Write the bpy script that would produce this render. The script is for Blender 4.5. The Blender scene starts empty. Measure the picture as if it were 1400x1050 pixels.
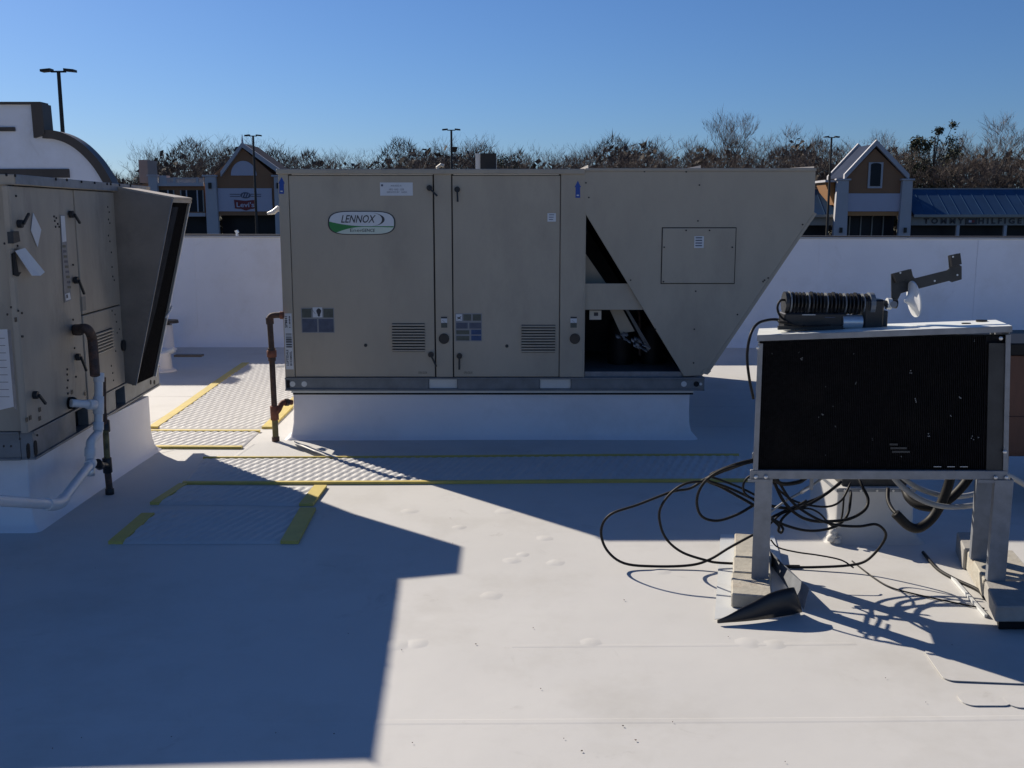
import bpy, bmesh, math, random
from math import radians as R, sin, cos, pi
from mathutils import Vector as V, Matrix

# ------------------------------------------------------------------ camera, sky, sun, exposure
S = bpy.context.scene
COL = S.collection
EYE = 1.6
PITCH = math.atan(233/1400)
cam_d = bpy.data.cameras.new('camera'); cam = bpy.data.objects.new('camera', cam_d); COL.objects.link(cam)
cam_d.sensor_width = 36; cam_d.lens = 36; cam_d.clip_end = 3000; cam_d.clip_start = .05
cam.location = (0, 0, EYE); cam.rotation_euler = (pi/2-PITCH, 0, 0)
S.camera = cam
SUN_EL, SUN_AZ = 31.5, 42.2        # azimuth: degrees left of the view direction
W = bpy.data.worlds.new('World'); S.world = W; W.use_nodes = True
nt = W.node_tree
sky = nt.nodes.new('ShaderNodeTexSky'); sky.sky_type = 'NISHITA'; sky.sun_disc = False
sky.sun_elevation = R(SUN_EL); sky.sun_rotation = R(-SUN_AZ)
sky.air_density = 1.0; sky.dust_density = 0.4; sky.ozone_density = 8.0; sky.altitude = 0
tint = nt.nodes.new('ShaderNodeMix'); tint.data_type = 'RGBA'; tint.blend_type = 'MULTIPLY'; tint.inputs[0].default_value = 1
tint.inputs[7].default_value = (.83, .97, 1.18, 1)      # camera white balance, whole sky alike
nt.links.new(sky.outputs[0], tint.inputs[6]); nt.links.new(tint.outputs[2], nt.nodes['Background'].inputs[0])
nt.nodes['Background'].inputs[1].default_value = .05
sun_d = bpy.data.lights.new('sun', 'SUN'); sun_d.energy = 4.8; sun_d.angle = R(.53); sun_d.color = (1, .9, .76)
sun = bpy.data.objects.new('sun', sun_d); COL.objects.link(sun)
sdir = V((-sin(R(SUN_AZ))*cos(R(SUN_EL)), cos(R(SUN_AZ))*cos(R(SUN_EL)), sin(R(SUN_EL))))
sun.rotation_euler = sdir.to_track_quat('Z', 'Y').to_euler()
S.view_settings.view_transform = 'Standard'; S.view_settings.look = 'None'
S.view_settings.exposure = .5; S.view_settings.gamma = 1; S.view_settings.use_curve_mapping = False
S.render.engine = 'CYCLES'
S.cycles.use_denoising = True
S.cycles.max_bounces = 6
S.cycles.sample_clamp_indirect = 4

# ------------------------------------------------------------------ survey helpers (sight lines -> real points)
F = V((0, cos(PITCH), -sin(PITCH))); U = V((0, sin(PITCH), cos(PITCH)))
def ray(px, py): return F + V(((px-700)/1400, 0, 0)) - U*((py-525)/1400)
def at(px, py, Y):
    d = ray(px, py); return V((0, 0, EYE)) + d*(Y/d.y)
def gp(px, py, z=0.):
    d = ray(px, py); return V((0, 0, EYE)) + d*((z-EYE)/d.z)
class Frame:                                   # a vertical face: s along it, z up, d outwards
    def __init__(s, o, e, n): s.o, s.e, s.n = V(o), V(e).normalized(), V(n).normalized()
    def p(s, a, z, d=0.): return s.o + s.e*a + s.n*d + V((0, 0, z))
    def q(s, px, py, d=0.):                    # (s, z) seen at a pixel, on the face moved out by d
        r = ray(px, py); o = s.o + s.n*d; c = V((0, 0, EYE))
        t = (o-c).dot(s.n)/r.dot(s.n); h = c+r*t
        return (h-s.o).dot(s.e), h.z
# ------------------------------------------------------------------ materials
MATS = {}
def mat(name, col, rough=.6, metal=0., var=.08, scale=3., bump=0., bscale=60., dirt=None, dscale=1.2, damt=.5, stretch=(1,1,1), spec=None, smudge=0):
    m = bpy.data.materials.new(name); m.use_nodes = True; t = m.node_tree; N = t.nodes; L = t.links
    b = N['Principled BSDF']; b.inputs['Roughness'].default_value = rough; b.inputs['Metallic'].default_value = metal
    if spec is not None: b.inputs['Specular IOR Level'].default_value = spec
    tc = N.new('ShaderNodeTexCoord'); mp = N.new('ShaderNodeMapping'); mp.inputs['Scale'].default_value = stretch
    L.new(tc.outputs['Object'], mp.inputs[0])
    nz = N.new('ShaderNodeTexNoise'); nz.inputs['Scale'].default_value = scale; nz.inputs['Detail'].default_value = 6; nz.inputs['Roughness'].default_value = .62
    L.new(mp.outputs[0], nz.inputs['Vector'])
    mr = N.new('ShaderNodeMapRange'); mr.inputs[1].default_value = .3; mr.inputs[2].default_value = .7
    mr.inputs[3].default_value = 1-var; mr.inputs[4].default_value = 1+var
    L.new(nz.outputs[0], mr.inputs[0])
    mx = N.new('ShaderNodeMix'); mx.data_type = 'RGBA'; mx.blend_type = 'MULTIPLY'; mx.inputs[0].default_value = 1
    mx.inputs[6].default_value = (*col, 1); L.new(mr.outputs[0], mx.inputs[7])
    out = mx.outputs[2]
    if dirt:
        n2 = N.new('ShaderNodeTexNoise'); n2.inputs['Scale'].default_value = dscale; n2.inputs['Detail'].default_value = 8; n2.inputs['Roughness'].default_value = .7
        L.new(mp.outputs[0], n2.inputs['Vector'])
        m2 = N.new('ShaderNodeMapRange'); m2.inputs[1].default_value = .5; m2.inputs[2].default_value = .78; m2.inputs[3].default_value = 0; m2.inputs[4].default_value = damt
        L.new(n2.outputs[0], m2.inputs[0])
        x2 = N.new('ShaderNodeMix'); x2.data_type = 'RGBA'; L.new(m2.outputs[0], x2.inputs[0]); L.new(out, x2.inputs[6]); x2.inputs[7].default_value = (*dirt, 1)
        out = x2.outputs[2]
    if smudge:       # scuffs: thin dark wisps where two warped noises cross
        n4 = N.new('ShaderNodeTexNoise'); n4.inputs['Scale'].default_value = 2.3; n4.inputs['Detail'].default_value = 9; n4.inputs['Roughness'].default_value = .75; n4.inputs['Distortion'].default_value = 1.4
        L.new(mp.outputs[0], n4.inputs['Vector'])
        m4 = N.new('ShaderNodeMapRange'); m4.inputs[1].default_value = .6; m4.inputs[2].default_value = .74; m4.inputs[3].default_value = 0; m4.inputs[4].default_value = smudge
        L.new(n4.outputs[0], m4.inputs[0])
        x4 = N.new('ShaderNodeMix'); x4.data_type = 'RGBA'; L.new(m4.outputs[0], x4.inputs[0]); L.new(out, x4.inputs[6]); x4.inputs[7].default_value = (.2,.18,.16,1)
        out = x4.outputs[2]
    L.new(out, b.inputs['Base Color'])
    if bump:
        n3 = N.new('ShaderNodeTexNoise'); n3.inputs['Scale'].default_value = bscale; n3.inputs['Detail'].default_value = 4
        L.new(tc.outputs['Object'], n3.inputs['Vector'])
        bp = N.new('ShaderNodeBump'); bp.inputs['Strength'].default_value = bump; bp.inputs['Distance'].default_value = .01
        L.new(n3.outputs[0], bp.inputs['Height']); L.new(bp.outputs[0], b.inputs['Normal'])
    MATS[name] = m; return m
parap = mat('white_parapet_membrane', (.72, .75, .82), .6, 0, .05, 1.2, .3, 3, dirt=(.5,.49,.47), dscale=1.1, damt=.45, smudge=.15)
tan = mat('tan_paint', (.41, .355, .275), .5, 0, .09, 2.2, .35, 1.8, dirt=(.25,.215,.17), dscale=1.6, damt=.6, smudge=.14, stretch=(1,1,.45))
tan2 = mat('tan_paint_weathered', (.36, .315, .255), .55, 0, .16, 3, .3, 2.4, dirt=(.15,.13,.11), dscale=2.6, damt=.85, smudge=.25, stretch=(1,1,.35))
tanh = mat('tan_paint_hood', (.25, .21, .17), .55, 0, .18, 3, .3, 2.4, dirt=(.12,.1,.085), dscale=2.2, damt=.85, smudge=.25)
tan3 = mat('tan_sunlit', (.55, .5, .42), .4, 0, .08, 4)  # paler copy of the tan paint, sunlight put into its colour
galv = mat('galvanised_steel', (.21, .225, .25), .5, .3, .2, 14, .05, 50, dirt=(.2,.2,.2), dscale=4, damt=.5)
galvd = mat('galvanised_rail', (.17, .185, .2), .5, .3, .2, 8, .05, 50, dirt=(.08,.08,.08), dscale=3, damt=.6)
galv_lit = mat('galvanised_sunlit', (.74, .76, .72), .4, 0, .06, 8, dirt=(.45,.43,.38), dscale=7, damt=.5)  # paler galvanised steel, sunlight on the top plate put into the colour
galvp = mat('pale_sheet', (.62, .64, .64), .4, .1, .08, 6, dirt=(.4,.38,.33), dscale=6, damt=.5)
memb = mat('white_membrane', (.53, .525, .51), .62, 0, .04, 1.2, .35, 2.6, dirt=(.36,.345,.31), dscale=.9, damt=.6, smudge=.38)
membp = mat('white_curb_membrane', (.8, .78, .8), .55, 0, .04, 2, .3, 5, dirt=(.42,.38,.34), dscale=1.6, damt=.3)  # paler copy of the white membrane, lifts the shaded curbs by colour
pad = mat('walkway_tread', (.53, .53, .53), .6, 0, .05, 5, dirt=(.42,.42,.4), dscale=3, damt=.3)
yel = mat('yellow_edge', (.56, .44, .11), .6, 0, .1, 8, dirt=(.38,.32,.15), dscale=5, damt=.5)
black = mat('black_rubber', (.009, .009, .01), .55, 0, .2, 20, spec=.2)
blackp = mat('black_powder_coat', (.02, .02, .022), .4, .2, .15, 12)
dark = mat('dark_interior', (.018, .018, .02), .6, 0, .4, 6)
gap = mat('dark_gap', (.006, .006, .007), .8)
coil = mat('black_coil', (.013, .013, .016), .7, 0, .5, 60, .4, 300, dirt=(.032,.03,.028), dscale=5, damt=.8, stretch=(1,1,1), spec=.15)
tube_pl = mat('dark_tube_plate', (.03, .033, .037), .5, .3, .3, 12)
rust = mat('rusty_pipe', (.07, .045, .035), .75, 0, .4, 25, .3, 90, dirt=(.22,.09,.045), dscale=14, damt=.9)
rustred = mat('rust_red_fitting', (.2, .07, .04), .75, 0, .4, 20, .3, 90)
pipey = mat('yellowed_pipe', (.17, .14, .06), .7, 0, .4, 25, .2, 90, dirt=(.05,.04,.03), dscale=14, damt=.8)
pvc = mat('white_pvc', (.66, .67, .68), .35, 0, .05, 6, dirt=(.5,.48,.42), dscale=9, damt=.4)
paper = mat('label_white', (.62, .64, .66), .5, 0, .05, 12)
print_dark = mat('print_dark', (.03, .03, .04), .5)
print_blue = mat('print_blue_grey', (.07, .085, .13), .5, 0, .25, 25)
print_navy = mat('print_blue', (.02, .06, .17), .5, 0, .25, 25)
print_green = mat('print_olive', (.08, .09, .075), .5, 0, .25, 25)
green = mat('badge_green', (.02, .22, .05), .4)
badge = mat('badge_silver', (.6, .62, .65), .3, .1, .04, 5)
badge2 = mat('badge_pale_green', (.55, .62, .54), .3, .1, .04, 5)
bluea = mat('arrow_blue', (.01, .06, .3), .5)
block_m = mat('weathered_block', (.37, .35, .3), .85, 0, .15, 14, .25, 60, dirt=(.3,.22,.15), dscale=5, damt=.7)
conc = mat('concrete_block', (.3, .29, .27), .9, 0, .15, 18, .25, 80, dirt=(.25,.22,.18), dscale=4, damt=.6)
brown = mat('brown_cabinet', (.09, .035, .02), .6, 0, .3, 5, .1, 20, stretch=(2,2,.5))
greyc = mat('grey_conduit', (.25, .26, .27), .5, 0, .1, 10)
alu = mat('bare_aluminium', (.6, .61, .62), .35, .7, .1, 10)
coping = mat('brown_coping', (.055, .045, .04), .5, .1, .2, 3)
asph = mat('asphalt', (.05, .05, .052), .9, 0, .2, .3)
stucco_o = mat('orange_stucco', (.38, .19, .075), .9, 0, .06, .6, .2, 8)
stucco_b = mat('brown_stucco', (.26, .14, .075), .9, 0, .06, .6, .2, 8)
trimw = mat('white_trim', (.4, .4, .42), .7, 0, .05, 1)
signw = mat('sign_white', (.42, .42, .5), .6, 0, .03, 1)
fascia = mat('fascia_stone', (.27, .27, .25), .8, 0, .1, .8)
glass = mat('dark_glass', (.015, .018, .024), .35, 0, .3, .5, spec=.15)
roofb = mat('blue_metal_roof', (.035, .085, .165), .9, 0, .12, .5, spec=.1)
roofd = mat('dark_shingle', (.03, .04, .07), .95, 0, .15, 1, spec=.05)
slate = mat('slate_baffle', (.035, .038, .045), 1, 0, .3, 12, spec=0)
screen = mat('black_screen', (.012, .012, .013), 1, 0, .3, 60, spec=0)
red = mat('sign_red', (.16, .015, .02), .5)
polem = mat('dark_bronze', (.02, .018, .016), .5, .2)
bark = mat('winter_bark', (.07, .06, .052), .95, 0, .35, .15)
bark2 = mat('winter_twigs', (.15, .12, .1), .95, 0, .35, .12)  # paler than the bark: backlit sunlit rims put into the colour
brushm = mat('thicket', (.06, .05, .041), .95, 0, .4, .1)
leafm = mat('evergreen_leaves', (.035, .045, .022), .8, 0, .4, .4)
grass = mat('dry_grass', (.12, .11, .06), .95, 0, .3, .05)

# ------------------------------------------------------------------ mesh helpers
def tagp(o, label=None, cat=None, group=None, kind=None):
    if label: o['label'] = label
    if cat: o['category'] = cat
    if group: o['group'] = group
    if kind: o['kind'] = kind
    return o
def empty(name, loc, label, cat, group=None, kind=None):
    o = bpy.data.objects.new(name, None); COL.objects.link(o); o.location = loc; o.empty_display_size = .2
    return tagp(o, label, cat, group, kind)
def origin_of(o):
    v = V((0, 0, 0))
    while o is not None: v = v + o.location; o = o.parent
    return v
class MB:
    def __init__(s): s.v = []; s.f = []
    def add(s, vs, fs):
        n = len(s.v); s.v += [V(a) for a in vs]; s.f += [tuple(n+i for i in f) for f in fs]; return s
    def hexa(s, p): return s.add(p, [(0,3,2,1), (4,5,6,7), (0,1,5,4), (1,2,6,5), (2,3,7,6), (3,0,4,7)])
    def box(s, x0, x1, y0, y1, z0, z1):
        x0,x1=min(x0,x1),max(x0,x1); y0,y1=min(y0,y1),max(y0,y1); z0,z1=min(z0,z1),max(z0,z1)
        return s.hexa([(x0,y0,z0),(x1,y0,z0),(x1,y1,z0),(x0,y1,z0),(x0,y0,z1),(x1,y0,z1),(x1,y1,z1),(x0,y1,z1)])
    def fbox(s, fr, s0, s1, z0, z1, d0, d1):       # box on a frame
        s0,s1=min(s0,s1),max(s0,s1); z0,z1=min(z0,z1),max(z0,z1); d0,d1=min(d0,d1),max(d0,d1)
        return s.hexa([fr.p(s0,z0,d1),fr.p(s1,z0,d1),fr.p(s1,z0,d0),fr.p(s0,z0,d0),fr.p(s0,z1,d1),fr.p(s1,z1,d1),fr.p(s1,z1,d0),fr.p(s0,z1,d0)])
    def prism(s, pts, off):                        # planar loop + offset vector
        n = len(pts); pts = [V(p) for p in pts]; off = V(off)
        nor = V((0,0,0))
        for i in range(n): nor += pts[i].cross(pts[(i+1) % n])
        if nor.dot(off) < 0: pts = pts[::-1]
        a = pts + [p+off for p in pts]
        return s.add(a, [tuple(range(n))[::-1], tuple(range(n, 2*n))] + [(i, (i+1) % n, n+(i+1) % n, n+i) for i in range(n)])
    def fprism(s, fr, pts, d0, d1): return s.prism([fr.p(a, z, d0) for a, z in pts], fr.n*(d1-d0))
    def beam(s, a, b, w, h, up=V((0,0,1))):
        a, b = V(a), V(b); t = (b-a).normalized(); sd = t.cross(up)
        if sd.length < 1e-4: sd = t.cross(V((0,1,0)))
        sd.normalize(); u = sd.cross(t)
        c = [(-1,-1),(1,-1),(1,1),(-1,1)]
        return s.prism([a+sd*(w/2*i)+u*(h/2*j) for i, j in c], b-a)
    def tube(s, pts, r, n=8, cap=True, flat=1.):
        pts = [V(p) for p in pts]; m = len(pts); rs = r if isinstance(r, (list, tuple)) else [r]*m
        nrm = None; base = len(s.v)
        for i, p in enumerate(pts):
            t = (pts[min(i+1, m-1)]-pts[max(i-1, 0)])
            if t.length < 1e-9: t = V((0,0,1))
            t.normalize()
            if nrm is None:
                nrm = t.cross(V((0,0,1)))
                if nrm.length < .05: nrm = t.cross(V((0,1,0)))
            nrm = (nrm - t*nrm.dot(t)).normalized(); bn = t.cross(nrm)
            for k in range(n):
                a = 2*pi*k/n; s.v.append(p+(nrm*cos(a)+bn*sin(a)*flat)*rs[i])
        for i in range(m-1):
            for k in range(n):
                k2 = (k+1) % n; s.f.append((base+i*n+k, base+i*n+k2, base+(i+1)*n+k2, base+(i+1)*n+k))
        if cap:
            s.f.append(tuple(base+k for k in range(n))[::-1]); s.f.append(tuple(base+(m-1)*n+k for k in range(n)))
        return s
    def cyl(s, a, b, r, n=16, r2=None): return s.tube([a, b], [r, r if r2 is None else r2], n)
    def build(s, name, m, parent=None, bev=0., smooth=False, label=None, kind=None, weld=False):
        o0 = origin_of(parent)
        me = bpy.data.meshes.new(name); me.from_pydata([v-o0 for v in s.v], [], s.f)
        if bev or weld:
            bm = bmesh.new(); bm.from_mesh(me)
            if weld: bmesh.ops.remove_doubles(bm, verts=bm.verts, dist=1e-5)
            if bev: bmesh.ops.bevel(bm, geom=list(bm.edges), offset=bev, segments=1, affect='EDGES', clamp_overlap=True)
            bm.to_mesh(me); bm.free()
        me.materials.append(m)
        if smooth:
            for p in me.polygons: p.use_smooth = True
            if smooth == 'auto':
                try: me.set_sharp_from_angle(angle=R(40))
                except Exception: pass
        me.update()
        o = bpy.data.objects.new(name, me); COL.objects.link(o)
        if parent: o.parent = parent
        if label: o['label'] = label
        if kind: o['kind'] = kind
        return o
def catmull(P, k=6):
    P = [V(p) for p in P]; Q = [P[0]*2-P[1]]+P+[P[-1]*2-P[-2]]; out = []
    for i in range(1, len(Q)-2):
        a, b, c, d = Q[i-1:i+3]
        for j in range(k):
            t = j/k; out.append(.5*((2*b)+(c-a)*t+(2*a-5*b+4*c-d)*t*t+(3*b-a-3*c+d)*t**3))
    return out+[P[-1]]
def text_mesh(name, body, p, ex, ez, width, height, m, parent, shear=0., thick=.0008, font_off=0.):
    """letters as thin relief, fitted to width x height, bottom-left at p"""
    c = bpy.data.curves.new('t', 'FONT'); c.body = body; c.size = 1; c.shear = shear; c.offset = font_off; c.resolution_u = 3
    ob = bpy.data.objects.new('t', c); COL.objects.link(ob)
    dg = bpy.context.evaluated_depsgraph_get(); me = bpy.data.meshes.new_from_object(ob.evaluated_get(dg))
    bpy.data.objects.remove(ob); bpy.data.curves.remove(c)
    xs = [v.co.x for v in me.vertices]; ys = [v.co.y for v in me.vertices]
    x0, x1, y0, y1 = min(xs), max(xs), min(ys), max(ys); ex, ez = V(ex).normalized(), V(ez).normalized(); nn = ex.cross(ez)
    o0 = origin_of(parent)
    for v in me.vertices:
        v.co = V(p)+ex*((v.co.x-x0)/(x1-x0)*width)+ez*((v.co.y-y0)/(y1-y0)*height)+nn*thick-o0
    me.materials.clear(); me.materials.append(m)
    o = bpy.data.objects.new(name, me); COL.objects.link(o)
    if parent: o.parent = parent
    return o
rnd = random.Random(4)

# ------------------------------------------------------------------ ground, roof, parapet
g = MB()
g.add([(-1500,-300,-6),(1500,-300,-6),(1500,2500,-6),(-1500,2500,-6)], [(0,1,2,3)])
tagp(g.build('ground', grass), kind='structure')
g = MB().add([(-140,16,-5.99),(160,16,-5.99),(160,128,-5.99),(-140,128,-5.99)], [(0,1,2,3)])
tagp(g.build('parking_lot', asph), kind='structure')

# roof membrane: one gently uneven sheet
g = MB(); nx, ny = 150, 120; X0, X1, Y0, Y1 = -11., 15., -7., 12.9
rr = random.Random(8); waves = [(rr.uniform(.5,3), rr.uniform(.5,3), rr.uniform(0,6), rr.uniform(.0006,.0016)) for _ in range(8)]
def roofz(x, y): return sum(a*sin(kx*x+ky*y+ph) for kx, ky, ph, a in waves)*.8
for j in range(ny+1):
    for i in range(nx+1):
        x = X0+(X1-X0)*i/nx; y = Y0+(Y1-Y0)*j/ny; g.v.append(V((x, y, roofz(x, y)-.004)))
for j in range(ny):
    for i in range(nx):
        a = j*(nx+1)+i; g.f.append((a, a+1, a+nx+2, a+nx+1))
roof = tagp(g.build('roof_surface', memb, smooth=True), kind='structure')
g = MB().box(X0,X1,Y0,Y1+.4,-6,-.05)
tagp(g.build('building_below', stucco_b), kind='structure')
# lap seams of the membrane sheets: long thin laps
def lap(p, q, w=.05, t=.0009):
    p, q = V(p), V(q); n = 14; m = MB(); d = (q-p).normalized(); sd = V((-d.y, d.x, 0))*w
    for i in range(n+1):
        c = p+(q-p)*(i/n); j = rnd.uniform(-.004, .004)
        for k, zz in ((0,-.0015),(.45,t),(1,t*.9),(1.3,-.002)):
            v = c+sd*(k+j); v.z = roofz(v.x, v.y)-.0034+zz; m.v.append(v)
    for i in range(n):
        for k in range(3):
            a = i*4+k; m.f.append((a, a+1, a+5, a+4))
    return m.build('membrane_seam', memb, roof)
lap(gp(-300,1000), gp(1700,982), .04, .0004); 
lap((0,3.62,0), (1.3,3.64,0), .03,.0003); lap(gp(148,752), gp(350,606), .03); lap(gp(60,742), gp(152,750), .03)
lap((X0,8.95,0), (X1,9.0,0), .05); lap(gp(940,583), gp(1400,585), .06,.003); lap(gp(940,556), gp(1400,556), .04,.002); pass
lap(gp(205,578), gp(330,515), .02); lap(gp(210,622), gp(300,600), .02); pass
for px, py, r in ((560,698,.045),(690,698,.05),(540,880,.05),(808,876,.04),(1022,876,.045),(570,878,.04),(672,812,.045),(1060,878,.04),
                  (628,640+80,.035),(745,735,.04),(905,780,.04),(1215,872,.045),(700,765,.04),(760,768,.04),(1340,900,.04),(715,757,.03),(420,870,.05),(200,880,.05)):
    c = gp(px, py); m = MB(); n = 20; r *= .85
    rings = ((1.6,-.0048),(1.05,-.0032),(.65,-.0016),(.3,-.0013))
    for q, h in rings:
        for k in range(n): m.v.append(V((c.x+r*q*cos(2*pi*k/n)*(1+.07*sin(k*1.3+px)), c.y+r*q*sin(2*pi*k/n)*(1+.07*sin(k*1.1+py)), roofz(c.x,c.y)+h)))
    for a in range(3):
        for k in range(n): m.f.append((a*n+k, a*n+(k+1)%n, (a+1)*n+(k+1)%n, (a+1)*n+k))
    m.f.append(tuple(3*n+k for k in range(n)))
    m.build('fastener_plate', memb, roof, smooth=True)
# patches bottom right
def rounded(cx, cy, w, d, r, rot=0, n=5):
    P = []
    for sx, sy, a0 in ((1,1,0),(-1,1,90),(-1,-1,180),(1,-1,270)):
        for k in range(n+1):
            a = R(a0+90*k/n); P.append((sx*(w/2-r)+r*cos(a), sy*(d/2-r)+r*sin(a)))
    return [V((cx+x*cos(rot)-y*sin(rot), cy+x*sin(rot)+y*cos(rot), 0)) for x, y in P]
for (px, py, w, d, rot) in ((1375,912,.5,.26,-.1),(1345,955,.16,.09,0),(1400,958,.12,.09,0)):
    c = gp(px, py); z = roofz(c.x, c.y)
    MB().prism([p+V((0,0,z-.002)) for p in rounded(c.x, c.y, w, d, .035, rot)], (0,0,.0028)).build('membrane_patch', memb, roof)
# small debris
m = MB()
for _ in range(32):
    c = gp(rnd.uniform(0,1400), 640+405*rnd.random()**.7); r = rnd.choice((.0015,.0015,.002,.003)); a = rnd.uniform(0,6)
    z = roofz(c.x,c.y)
    m.prism([c+V((cos(a)*r*1.6,sin(a)*r*1.6,z)), c+V((cos(a+2)*r,sin(a+2)*r,z)), c+V((cos(a+4.2)*r,sin(a+4.2)*r,z))], (0,0,.002))
tagp(m.build('roof_grit', rust), 'scattered rust coloured grit and leaf bits on the white roof membrane', 'debris', kind='stuff')

# parapet with coved foot
def parapet():
    e = empty('parapet_wall', (2,12.5,0), 'long low white membrane parapet wall along the far roof edge', 'parapet wall')
    p0, p1 = V((-11,12.55,0)), V((15,12.35,0)); d = (p1-p0).normalized(); n = V((d.y,-d.x,0))
    prof = [(.16,-.01),(.1,.02),(.05,.06),(.02,.12),(0,.2),(0,.0)]
    m = MB(); segs = 40
    def ztop(x): return 1.322-.0023*(x+4)
    rows = []
    for i in range(segs+1):
        b = p0+(p1-p0)*(i/segs); zt = ztop(b.x); w = rnd.uniform(-.004,.004)
        row = [b+n*(q+w*(h>.1))+V((0,0,h)) for q, h in prof[:5]] + [b+n*w+V((0,0,.7)), b+V((0,0,zt)), b-n*.25+V((0,0,zt)), b-n*.25+V((0,0,-.1))]
        rows.append(len(m.v)); m.v += row
    for i in range(segs):
        for k in range(8): m.f.append((rows[i]+k, rows[i+1]+k, rows[i+1]+k+1, rows[i]+k+1))
    m.build('wall', parap, e, smooth='auto')
    m = MB()
    a, b = p0-n*.25, p1-n*.25
    m.prism([a+V((0,0,ztop(a.x)-.06)), a+V((0,0,ztop(a.x)+.028)), a-n*.12+V((0,0,ztop(a.x)+.028)), a-n*.12+V((0,0,ztop(a.x)-.06))], b-a+V((0,0,ztop(b.x)-ztop(a.x))))
    m.build('metal_coping', coping, e)
    m = MB().tube([p0+n*.012+V((0,0,ztop(p0.x)+.004)), p1+n*.012+V((0,0,ztop(p1.x)+.004))], .012, 6)
    m.build('top_edge_strip', memb, e)
    for x in (-9.6,-7.7,-5.75,-3.9,-2.05,-.1,1.85,3.7,5.6,7.55,9.4,11.2,13.1):
        b = p0+(p1-p0)*((x+11)/26); zt = ztop(x)
        MB().prism([b+n*.001+V((0,0,.22)), b+n*.001+d*.05+V((0,0,.22)), b+n*.001+d*.055+V((0,0,zt-.01)), b+n*.001+d*.004+V((0,0,zt-.01))], n*.004).build('lap_seam', parap, e)
    c = at(324,319,12.6)
    MB().prism([c+V((-.03,0,.03)), c+V((.0,0,.04)), c+V((.015,0,.015)), c+V((.0,0,.0)), c+V((.005,0,-.05)), c+V((-.02,0,-.05)), c+V((-.015,0,.0))], (0,.05,0)).build('cap_clip', galvp, e)
parapet()

# tall curved facade wall at the left
def facade():
    Yf = 13.2
    e = empty('facade_wall', (-8,Yf,0), 'tall white stepped facade wall with curved brown coping, behind the left rooftop unit', 'facade wall')
    arc = [at(x, y, Yf) for x, y in ((60,181),(75,182),(92,187),(108,196),(122,208),(136,224),(148,243),(160,266),(172,292),(182,316))]
    top = at(60,143,Yf); Lx = -11
    pts = [V((Lx,Yf,0)), V((Lx,Yf,top.z)), top]+arc+[V((arc[-1].x,Yf,0))]
    MB().prism(pts, (0,.14,0)).build('wall', parap, e)
    m = MB()
    n = len(arc); up = []
    sm = catmull(arc, 3)
    for i, p in enumerate(sm):
        t = (sm[min(i+1,len(sm)-1)]-sm[max(i-1,0)]).normalized(); nn = V((-t.z,0,t.x)); nn = nn if nn.z > 0 else -nn
        up.append(nn)
    for i, p in enumerate(sm):
        w = .075
        m.v += [p-up[i]*w+V((0,-.05,0)), p+up[i]*.03+V((0,-.05,0)), p+up[i]*.03+V((0,.17,0)), p-up[i]*w+V((0,.17,0))]
    for i in range(len(sm)-1):
        for k in range(4): m.f.append((i*4+k, i*4+(k+1)%4, i*4+4+(k+1)%4, i*4+4+k))
    m.f += [(0,1,2,3), tuple(len(m.v)-4+k for k in range(4))]
    m.build('curved_coping', coping, e, smooth='auto')
    a, b, c, d = at(45,143,Yf), at(60,142,Yf), at(64,184,Yf), at(49,189,Yf)
    MB().prism([a+V((0,-.06,0)), b+V((0,-.06,0)), c+V((0,-.06,0)), d+V((0,-.06,0))], (0,.26,0)).build('end_coping', coping, e)
    a = at(0,142,Yf)
    MB().box(Lx,b.x-.02,Yf-.05,Yf+.17,top.z-.0,top.z+.03).build('top_coping', coping, e)
    for x1, y0, y1 in ((21,174,179.5),(95,231,243)):
        q0, q1 = at(x1,y0,Yf), at(x1,y1,Yf)
        MB().box(Lx,q0.x,Yf-.03,Yf-.002,q0.z,q1.z).build('dark_band', coping, e)
facade()

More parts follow.
